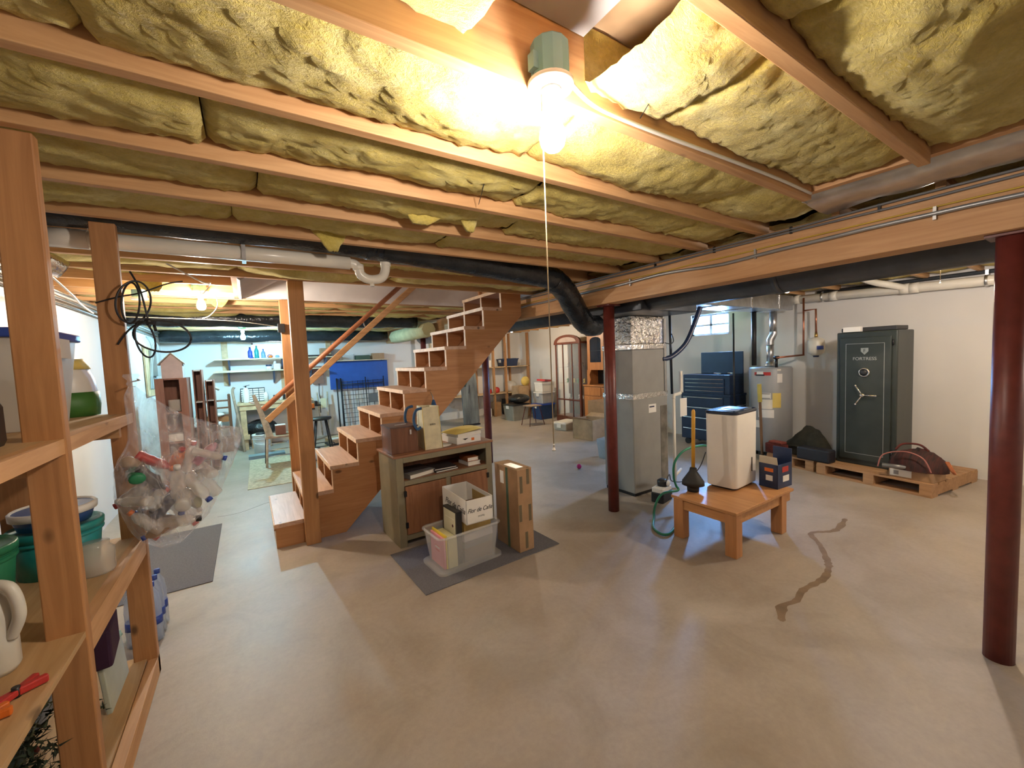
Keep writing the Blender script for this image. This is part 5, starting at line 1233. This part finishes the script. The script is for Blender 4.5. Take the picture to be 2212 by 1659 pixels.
# loom, bird house cabinet, skeins at the near wall
lm = thing('spinning_loom', 'small brown wooden loom with pegs before the back wall', 'loom', (-.80, 9.10, 0))
for x in (.0, .46): build('side_post', B().box(x, x + .045, 0, .045, .25, 1.02), DARKW, lm); build('finial', B().ball((x + .022, .022, 1.04), .025, 8), DARKW, lm)
for z in (.93, .80, .66, .44): build('crossbar', B().box(.045, .46, .0, .03, z, z + .03), DARKW, lm)
build('drawer', B().box(.05, .455, -.05, .12, .56, .66), mat('orange_brown_wood', (.34, .13, .05), .4), lm)
for i in range(9): build('peg', B().tube([(.10 + i * .035, -.01, .915), (.10 + i * .035, -.06, .915)], .010, 8), WHITEP, lm)
build('base', B().box(0, .505, -.02, .30, 0, .25), DARKW, lm)
build('skein', B().ball((.14, -.05, .80), .075, 8, 1.7), PAPER, lm)
tag(build('fabric_heap', B().ball((0, 0, 0), .10, 8, .35), PAPER, loc=(-.50, 9.06, .70)), 'pale fabric pieces on the loom shelf', 'fabric')
bc = thing('tall_cabinet', 'tall reddish brown cabinet topped by a bird house', 'cabinet', (-1.24, 6.95, 0))
for x0, x1 in ((.26, .31), (.47, .55)): build('stile', B().box(x0, x1, 0, .02, .0, 1.42), REDBR, bc)
build('side_panel', B().box(.22, .26, 0, .42, 0, 1.42), REDBR, bc); build('side_panel', B().box(.53, .55, .02, .42, 0, 1.42), REDBR, bc); build('back_panel', B().box(.26, .53, .40, .42, 0, 1.42), REDBR, bc)
for z in (.02, .55, .95, 1.40): build('shelf', B().box(.26, .53, .02, .40, z, z + .02), REDBR, bc)
bh = thing('bird_house', 'pale pink bird house with a gabled roof on the brown cabinet', 'bird house', (-.84, 7.10, 1.42))
build('body', B().prism([(-.11, 0), (.11, 0), (.11, .20), (0, .32), (-.11, .20)], -.08, .08, 'xz'), mat('pink_paint', (.56, .42, .38), .6), bh)
build('roof', B().bar((-.14, 0, .165), (.005, 0, .335), .20, .012, (0, 1, 0)).bar((.14, 0, .165), (-.005, 0, .335), .20, .012, (0, 1, 0)) if 0 else B().add([(x, y, z) for y in (-.10, .10) for x, z in ((-.14, .175), (0, .325), (.14, .175), (.14, .19), (0, .342), (-.14, .19))], [(0, 1, 4, 5), (1, 2, 3, 4), (6, 11, 10, 7), (7, 10, 9, 8), (0, 6, 7, 1), (1, 7, 8, 2), (5, 4, 10, 11), (4, 3, 9, 10), (0, 5, 11, 6), (2, 8, 9, 3)]), OLDW, bh)
for i, (lab, x, y, z0, sx, sy, sz, mm) in enumerate((('grey carton beside the bird house', -1.13, 7.12, 1.42, .10, .2, .18, GREYM), ('white ornament pile on the brown cabinet shelf', -.86, 7.13, .57, .18, .2, .10, WHITEP), ('clear jar on the brown cabinet shelf', -.85, 7.14, .97, .14, .14, .16, PET))):
    tag(build('cabinet_item', B().rbox(sx, sy, 0, sz, .02), mm, loc=(x, y, z0), bevel=.008), lab, 'ornament') if z0 < 1.4 else None
for k, x in enumerate((-.66, -.54)):
    t = thing('shelf_cubby', ['narrow brown box shelf beside the bird house cabinet', 'lower brown box shelf with white top'][k], 'shelf', (x, 7.35 + .2 * k, 0))
    h = (1.52, 1.36)[k]
    build('body', B().box(0, .015, 0, .3, 0, h).box(.09, .105, 0, .3, 0, h).box(0, .105, .28, .3, 0, h), REDBR, t)
    for z in (.3, .7, 1.05, h - .02): build('shelf', B().box(.015, .09, 0, .28, z, z + .015), WHITEP if z > 1 else REDBR, t)
sm = thing('side_table', 'small table with white top covered in trinkets', 'table', (-.78, 8.05, 0)); build('top', B().box(0, .36, 0, .34, .62, .645), WHITEP, sm)
for x in (.02, .31):
    for y in (.02, .29): build('leg', B().box(x, x + .03, y, y + .03, 0, .62), OLDW, sm)
build('apron', B().box(.02, .34, .02, .04, .54, .62), OLDW, sm)
rg = random.Random(21)
for i, (lab, mm) in enumerate((('silver trinket on the white topped table', CHROME), ('black trinket on the white topped table', BLACK), ('white trinket on the white topped table', WHITEP), ('pink trinket on the white topped table', mat('pink_trinket', (.6, .35, .33), .5)))):
    tag(build('trinket', B().lathe([(.03, 0), (.035, .03), (.015, .06), (.022, .10), (0, .12)], 12), mm, loc=(-.72 + .08 * i, 8.15 + .05 * (i % 2), .645)), lab, 'trinket')
tag(build('bent_branch', B().tube(spline([(-.72, 8.2, .75), (-.68, 8.25, .95), (-.60, 8.3, 1.15), (-.50, 8.35, 1.22), (-.42, 8.4, 1.18)]), [.03] * 8 + [.022] * 25, 8), OLDP), 'bent pale wooden branch arching over the trinket table', 'branch')
tag(build('walking_stick', B().tube(spline([(-.14, 8.86, 0), (-.17, 8.9, .4), (-.22, 8.93, .8), (-.25, 8.95, 1.1), (-.22, 8.95, 1.18)]), .022, 8), OLDW), 'crooked wooden walking stick leaning at the workbench end', 'stick')
ph = thing('cable_panel', 'wall panel with bundled grey wires near the bird house', 'panel', (XL, 8.0, 1.15)); build('board', B().box(.01, .03, 0, .8, 0, .75), BENCHW, ph)
for i in range(5): build('wire', B().tube(spline([(.05, .1 + .13 * i, .9), (.10, .12 + .13 * i, .75), (.06, .15 + .12 * i, .45), (.05, .12 + .12 * i, .1)]), .010, 8), mat('grey_wire', (.42, .45, .46), .5), ph)
build('electric_box', B().box(.03, .12, .30, .56, .30, .70), GREYM, ph, bevel=.006)
tag(build('wall_vertical_pipe', B().tube([(-1.20, 6.5, 0), (-1.22, 6.5, 2.15)], .02, 10), DARKW), 'dark vertical pipe by the near wall', 'pipe')
# blue board, wire grid, boxes, crutches
bl = thing('blue_board', 'big bright blue flat board hung on the back wall', 'board', (1.48, 9.50, .98)); BLU = mat('bright_blue', (.02, .095, .40), .45, var=.06)
build('panel', B().box(0, 1.24, 0, .03, 0, .60), BLU, bl, bevel=.004)
for x in (.15, 1.05): build('hanger', B().box(x, x + .03, .03, .09, .50, .56), BLACKM, bl)
tag(build('storage_ledge', B().box(1.55, 2.75, 9.42, 9.60, 1.555, 1.575), PALE), 'wooden ledge above the bright blue board', 'ledge') if 0 else None
lg = thing('wall_shelf', 'short shelf holding boxes above the blue board', 'shelf', (0, 0, 0)); build('board', B().box(1.50, 2.72, 9.37, 9.58, 1.585, 1.605), PALE, lg); build('bracket', B().box(1.6, 1.62, 9.54, 9.58, 1.40, 1.585).box(2.6, 2.62, 9.54, 9.58, 1.40, 1.585), BLACKM, lg)
tag(build('clear_box', tub_shell(.26, .16, .13), TUB, loc=(1.86, 9.47, 1.605)), 'clear plastic box on the shelf above the blue board', 'box')
tag(build('dark_green_box', B().box(2.02, 2.32, 9.42, 9.56, 1.605, 1.70), mat('dark_green', (.05, .09, .06), .6), bevel=.004), 'dark green box on the shelf above the blue board', 'box')
tag(build('brown_box', B().box(2.38, 2.64, 9.42, 9.56, 1.605, 1.74), CARD, bevel=.004), 'brown cardboard box on the shelf above the blue board', 'box')
gp = thing('wire_grid_panel', 'black wire grid panels leaning before the back wall', 'grid panel', (1.60, 9.36, 0))
for x in (0, .08, .60, 1.0): build('upright', B().tube([(x, 0, .0), (x, .10, 1.22)], .016 if x < .2 else .010, 8), BLACK, gp)
for i in range(9): build('grid_wire', B().tube([(.10 + .11 * i, 0, .05), (.10 + .11 * i, .09, 1.15)], .005, 6), BLACK, gp)
for j in range(12): build('grid_wire', B().tube([(.08, .09 * j / 11, .06 + .098 * j), (1.0, .09 * j / 11, .06 + .098 * j)], .005, 6), BLACK, gp)
build('top_bar', B().tube([(.08, .088, 1.08), (1.0, .088, 1.08)], .010, 8), BLACK, gp); build('clip_plate', B().box(.62, .82, -.02, .0, .66, .84), mat('grey_plate', (.14, .15, .16), .5), gp)
cr = thing('clear_crutch', 'pair of pale crutches in plastic leaning by the grid panel', 'crutches', (1.30, 9.40, 0))
for dx in (-.10, .10): build('pole', B().tube([(dx * .6, -.06, .05), (dx, .08, .95)], .016, 8), OLDP, cr)
build('paper_tag', B().box(-.06, .06, .0, .005, .62, .82), mat('pale_yellow_tag', (.70, .68, .46), .6), cr); build('plastic_sleeve', B().box(-.09, .09, -.04, .0, .1, .6), FILM, cr)
t = thing('power_strip_cord', 'black cord and brown box hanging on the back wall beside the blue board', 'cord', (1.20, 9.52, 0)); build('box', B().box(-.05, .16, 0, .06, 1.12, 1.5), mat('brown_wall_box', (.26, .14, .10), .6), t); build('cord', B().tube(spline([(.06, -.01, 1.13), (.05, -.02, .9), (.10, 0, .62)]), .008, 8), CABLE, t)
for i, (lab, mm, z) in enumerate((('pale board at the bottom of the flat stack behind the stairs', PALE, 0), ('black folder in the flat stack behind the stairs', BLACK, .06), ('brown carton in the flat stack behind the stairs', CARD2, .10), ('white magazine topping the flat stack behind the stairs', PAPER, .17))):
    tag(build('stacked_item', B().box(-.20 + .02 * i, .22 - .02 * i, -.16, .16, 0, (.06, .04, .07, .02)[i]), mm, loc=(1.30, 8.05, z), rot=.1 * i, bevel=.004), lab, 'stack item')
tag(build('white_sack', B().ball((0, 0, .10), .14, 8, .7), mat('white_sack_cloth', (.62, .62, .60), .7), loc=(.80, 7.15, 0)), 'white cloth sack behind the stair posts', 'sack')
# ================================================================== far corner beyond the stairs
fs_ = thing('stud_shelving', 'far corner shelving of pale studs along the back wall', 'shelving', (0, 0, 0))
for x in (3.65, 4.55, 5.35, 5.72, 6.44): build('post', B().box(x - .02, x + .02, 9.12, 9.20, 0, 2.18), BENCHW if x < 5 else WZ, fs_)
for x in (5.05, 6.1): build('rear_post', B().box(x - .02, x + .02, 9.52, 9.59, 0, 2.18), WZ, fs_)
for z in (1.29, .60): build('shelf_board', B().box(5.0, 6.48, 9.12, 9.58, z - .02, z), BENCHW, fs_)
build('shelf_board', B().box(3.6, 5.0, 9.12, 9.58, .58, .60), BENCHW, fs_); build('pipe_hook', B().tube([(5.66, 9.08, 2.16), (5.72, 9.08, 2.16), (5.72, 9.08, 1.9)], .012, 8), WHITEP, fs_)
lidded_tub('dark navy lidded tote on the far corner upper shelf', (5.92, 9.36, 1.291), 0, .48, .36, .17, NAVY, NAVY)
tag(build('white_file_box', B().box(5.12, 5.40, 9.25, 9.5, 1.291, 1.47), WHITEC, bevel=.004), 'white box on the far corner upper shelf', 'box')
for lab, x, r_, mm in (('red cookware piece on the far corner lower shelf', 5.52, .09, REDP), ('small red pot on the far corner lower shelf', 5.30, .07, REDP), ('white bag bundle on the far corner lower shelf', 5.98, .17, mat('white_bag', (.66, .64, .62), .4)), ('red tin on the shelf beyond the ironing board', 4.05, .10, REDP), ('brown jar on the shelf beyond the ironing board', 4.28, .07, DARKRED), ('white jar on the shelf beyond the ironing board', 3.86, .06, PAPER)):
    tag(build('shelf_goods', B().lathe([(r_ * .8, 0), (r_, r_ * .4), (r_, r_ * 1.1), (r_ * .7, r_ * 1.5), (r_ * .3, r_ * 1.7), (0, r_ * 1.7)], 14), mm, loc=(x, 9.34, .60)), lab, 'shelf goods')
for lab, x, sx, h, mm in (('brown carton on the floor under the far shelving', 5.46, .18, .36, CARD), ('black crate on the floor under the far shelving', 5.85, .30, .42, BLACK), ('white bottle on the floor under the far shelving', 5.22, .07, .22, WHITEP), ('black speaker box standing behind the stairs', 3.62, .26, .0, BLACK)):
    if h: tag(build('floor_box', B().rbox(sx, .24, 0, h, .02), mm, loc=(x, 9.28, 0), bevel=.004), lab, 'box')
tag(build('black_speaker', B().box(3.4, 3.68, 9.25, 9.5, .601, 1.02), BLACK, bevel=.006), 'black speaker box on the shelf behind the stairs', 'speaker') if 0 else None
ib = thing('ironing_board', 'upright ironing board with a grey green cover behind the stairs', 'ironing board', (4.22, 8.30, 0), (A(-4), 0, 0))
prof = [(-.19, .04), (.19, .04), (.20, .10), (.20, .95), (.185, 1.15), (.15, 1.30), (.09, 1.42), (0, 1.47), (-.09, 1.42), (-.15, 1.30), (-.185, 1.15), (-.20, .95), (-.20, .10)]
build('padded_board', B().prism(prof, -.02, .02, 'xz'), IRONB, ib, bevel=.008); build('leg', B().tube([(-.10, .04, .2), (-.08, .05, 1.1)], .012, 8), CHROME, ib); build('leg', B().tube([(.10, .04, .2), (.08, .05, 1.1)], .012, 8), CHROME, ib)
build('cover_tie', B().bar((-.03, -.024, .74), (.0, -.024, .93), .012, .005), BLACK, ib); build('base_foot', B().box(-.2, .2, -.03, .06, 0, .04), BLACKM, ib)
build('hung_cloth', B().prism([(-.16, .92), (-.10, .90), (-.05, 1.02), (-.04, 1.36), (-.09, 1.40), (-.15, 1.30)], -.045, -.021, 'xz'), mat('black_green_cloth', (.02, .04, .035), .9), ib)
# bins and cartons on the far floor
t = lidded_tub('grey lidded tote on the floor by the far shelving', (5.44, 8.30, 0), .1, .52, .40, .36, BLACK, mat('grey_tote', (.26, .26, .235), .5))
tag(build('black_sack', B().ball((0, 0, .07), .27, 10, .42), MATS['black_sack'], loc=(5.52, 8.28, .44)), 'black plastic sack on the grey tote', 'sack')
lidded_tub('blue lidded tote on the floor beside the grey tote', (6.0, 7.95, 0), .0, .46, .38, .34, BLUEP, mat('navy_tote', (.025, .06, .17), .45))
lidded_tub('grey clear tote stacked on the blue tote', (6.05, 7.95, .382), 0, .40, .34, .24, WHITEP, mat('grey_white_tote', (.48, .48, .47), .45))
t = thing('file_box', 'white file box with a red tray on the stacked totes', 'box', (6.05, 7.93, .664)); build('body', B().box(-.18, .18, -.15, .15, 0, .22), WHITEC, t); build('lid', B().box(-.19, .19, -.16, .16, .18, .225), WHITEC, t)
tag(build('red_tray', B().box(-.15, .15, -.12, .12, 0, .045), REDP, loc=(6.05, 7.93, .908), rot=(.05, .08, .3)), 'red tray lying on the white file box', 'tray')
tag(build('yellow_disc', B().lathe([(0, 0), (.11, 0), (.11, .02), (0, .02)], 20, M=Matrix.Rotation(PI / 2, 4, 'X')), YELLOW, loc=(5.76, 8.22, .92)), 'yellow disc beside the white file box', 'disc') if 0 else None
tag(build('brown_carton', B().box(5.72, 6.02, 8.55, 8.9, .0, .78), CARD2, bevel=.004), 'tall brown carton behind the grey tote', 'carton')
tag(build('yellow_disc', B().lathe([(0, 0), (.12, 0), (.12, .03), (0, .03)], 20, M=Matrix.Rotation(PI / 2, 4, 'X')), YELLOW, loc=(5.95, 8.62, .90)), 'yellow disc standing on the tall brown carton', 'disc')
pt = thing('patio_stool', 'small folding stool with thin rusty legs on the far floor', 'stool', (5.25, 7.35, 0)); build('seat', B().box(-.16, .16, -.14, .14, .42, .44), OLDW, pt)
for sx, sy in ((-1, -1), (1, -1), (-1, 1), (1, 1)): build('leg', B().tube([(sx * .20, sy * .16, 0), (sx * .12, sy * .10, .42)], .008, 8), DARKRED, pt)
lidded_tub('flat clear tote with a white lid on the far floor', (5.45, 6.45, 0), .25, .50, .34, .13, WHITEP, CLOUDY)
def open_carton(label, loc, rot, sx, sy, h, mm):
    t = thing('open_carton', label, 'carton', loc, rot); th = .005
    for q, nm in (((-sx / 2, sx / 2, -sy / 2, -sy / 2 + th, 0, h), 'front_panel'), ((-sx / 2, sx / 2, sy / 2 - th, sy / 2, 0, h), 'back_panel'), ((-sx / 2, -sx / 2 + th, -sy / 2, sy / 2, 0, h), 'side_panel'), ((sx / 2 - th, sx / 2, -sy / 2, sy / 2, 0, h), 'side_panel'), ((-sx / 2, sx / 2, -sy / 2, sy / 2, 0, th), 'base')): build(nm, B().box(*q), mm, t)
    for s_ in (-1, 1):
        x = s_ * sx / 2; build('flap', B().add([(x, -sy / 2, h), (x, sy / 2, h), (x + s_ * .14, sy / 2, h + .05), (x + s_ * .14, -sy / 2, h + .05), (x, -sy / 2, h + .005), (x, sy / 2, h + .005), (x + s_ * .14, sy / 2, h + .055), (x + s_ * .14, -sy / 2, h + .055)], [(0, 1, 2, 3), (7, 6, 5, 4), (0, 4, 5, 1), (2, 6, 7, 3), (1, 5, 6, 2), (0, 3, 7, 4)]), mm, t)
    return t
open_carton('open brown carton with spread flaps on the floor by the furnace', (5.12, 5.42, 0), .15, .40, .44, .36, CARD2)
tag(build('brown_carton', B().box(5.5, 5.9, 5.35, 5.85, 0, .62), CARD, bevel=.004), 'closed brown carton behind the open carton', 'carton')
# curio cabinet
cu = thing('curio_cabinet', 'tall dark cherry curio cabinet with arched top and glass door', 'cabinet', (6.02, 6.60, 0))
CW, CD = .84, .42
for y in (0, CW - .05):
    for x in (0, CD - .04): build('corner_post', B().box(x, x + .04, y, y + .05, .0, 1.78), DARKWX, cu)
build('base', B().box(-.01, CD, -.01, CW + .01, 0, .14), DARKWX, cu, bevel=.006); build('cornice', B().box(-.02, CD + .01, -.02, CW + .02, 1.76, 1.80), DARKWX, cu)
arch = [(-.02, 1.80)] + [(CW / 2 - (CW / 2 + .02) * math.cos(PI * k / 12), 1.80 + .17 * math.sin(PI * k / 12)) for k in range(0, 13)] + [(CW + .02, 1.80)]
build('arched_crown', B().prism(arch[1:-1], -.015, .03, 'yz'), DARKWX, cu)
inner = [(CW / 2 - (CW / 2 - .10) * math.cos(PI * k / 12), 1.805 + .11 * math.sin(PI * k / 12)) for k in range(0, 13)]
build('crown_panel', B().prism(inner, -.019, -.015, 'yz'), mat('grey_pink_panel', (.40, .32, .29), .5), cu)
build('back_mirror', B().box(CD - .02, CD - .01, .05, CW - .05, .14, 1.76), mat('cabinet_back_board', (.07, .05, .04), .4), cu)
for y in (.25, .56): build('door_stile', B().box(-.004, .02, y, y + .025, .14, 1.76), DARKWX, cu)
for z in (.52, .88, 1.24): build('glass_shelf', B().box(.03, CD - .03, .05, CW - .05, z, z + .008), GLASSC, cu)
build('middle_rail', B().box(-.006, .02, .05, CW - .05, .50, .53), DARKWX, cu); build('pane', B().box(.004, .008, .05, CW - .05, .14, 1.76), GLASSC, cu); build('pane', B().box(.04, CD - .04, .002, .006, .14, 1.76), GLASSC, cu)
rg = random.Random(8)
for i in range(12):
    z = (.528, .888, 1.248)[i % 3]; y = 6.60 + .14 + .17 * (i // 3); mm = [CHROME, YELLOW, BLACK, WHITEP, GREENP, DARKRED][i % 6]
    tag(build('figurine', B().lathe([(.03, 0), (.03, .012), (.012, .03), (.028, .06), (.018, .085), (0, .10)], 10), mm, loc=(6.02 + .2 + .04 * (i % 2), y, z + .0005)), 'small figurine on a glass shelf of the curio cabinet', 'figurine', 'figurines in the curio cabinet')
# oak hutch
hu = thing('oak_hutch', 'honey oak hutch with glass doors beside the curio cabinet', 'hutch', (6.02, 5.48, 0))
build('lower_body', B().box(0, .44, 0, 1.02, 0, .84), OAK, hu, bevel=.006); build('counter', B().box(-.02, .45, -.02, 1.04, .84, .87), OAK, hu, bevel=.006)
build('upper_back', B().box(.42, .44, 0, 1.02, .87, 2.0), OAK, hu)
for y in (0, 1.0): build('upper_side', B().box(.12, .42, y, y + .02, .87, 2.0), OAK, hu)
build('cornice', B().box(.06, .46, -.04, 1.06, 2.0, 2.07), OAK, hu, bevel=.012)
build('interior', B().box(.40, .42, .02, 1.0, .87, 1.98), BLACK, hu)
for y in (.02, .52):
    build('lower_door', B().box(-.018, 0, y, y + .48, .08, .62), OAK, hu, bevel=.004); build('lower_panel', B().box(-.024, -.018, y + .08, y + .40, .16, .54), OAK, hu, bevel=.008); build('drawer', B().box(-.018, 0, y, y + .48, .65, .82), OAK, hu, bevel=.004)
    d = build('glass_door', B().box(.10, .12, y, y + .08, 1.26, 1.98).box(.10, .12, y + .40, y + .48, 1.26, 1.98).box(.10, .12, y + .08, y + .40, 1.26, 1.34).box(.10, .12, y + .08, y + .40, 1.88, 1.98), OAK, hu)
    build('door_arch', B().prism([(y + .08, 1.88), (y + .08, 1.80)] + [(y + .24 - .16 * math.cos(PI * k / 8), 1.80 + .07 * math.sin(PI * k / 8)) for k in range(9)] + [(y + .40, 1.88)], .10, .12, 'yz'), OAK, d)
    build('pane', B().box(.108, .112, y + .08, y + .40, 1.34, 1.88), clear('dark_glass', (.03, .04, .06), .55, .05), d); build('glass_shelf', B().box(.13, .40, y + .02, y + .46, 1.58, 1.588), WHITEP, hu)
    build('hutch_rail', B().box(.10, .12, y, y + .48, 1.18, 1.26), OAK, hu)
build('hutch_bracket', B().prism([(1.02, .87), (1.02, 1.18), (.90, 1.18), (.95, 1.08), (.92, .98), (.96, .87)], .10, .12, 'yz'), OAK, hu)
# wrapped beam end and ledger behind the stairs
t = thing('insulated_beam', 'pale yellow insulated beam hanging behind the stairs', 'beam', (0, 0, 0))
build('wrapped_body', B().tube([(2.55, 8.2, 2.02), (2.55, 7.4, 2.02), (2.55, 6.4, 2.03)], [.13, .125, .12], 8, True, .06, 2), mat('cream_insulation', (.55, .50, .28), .9, bmp=.5, bscale=14, bdist=.02), t); build('foil_flap', B().add([(2.40, 8.1, 2.17), (2.70, 8.1, 2.19), (2.70, 6.4, 2.19), (2.40, 6.4, 2.16), (2.40, 8.1, 2.165), (2.70, 8.1, 2.185), (2.70, 6.4, 2.185), (2.40, 6.4, 2.155)], [(0, 1, 2, 3), (7, 6, 5, 4), (0, 4, 5, 1), (2, 6, 7, 3)]), FOILT, t); build('end_wrap', B().tube([(2.55, 8.2, 2.02), (2.55, 8.24, 2.02)], .10, 8), BLACK, t)
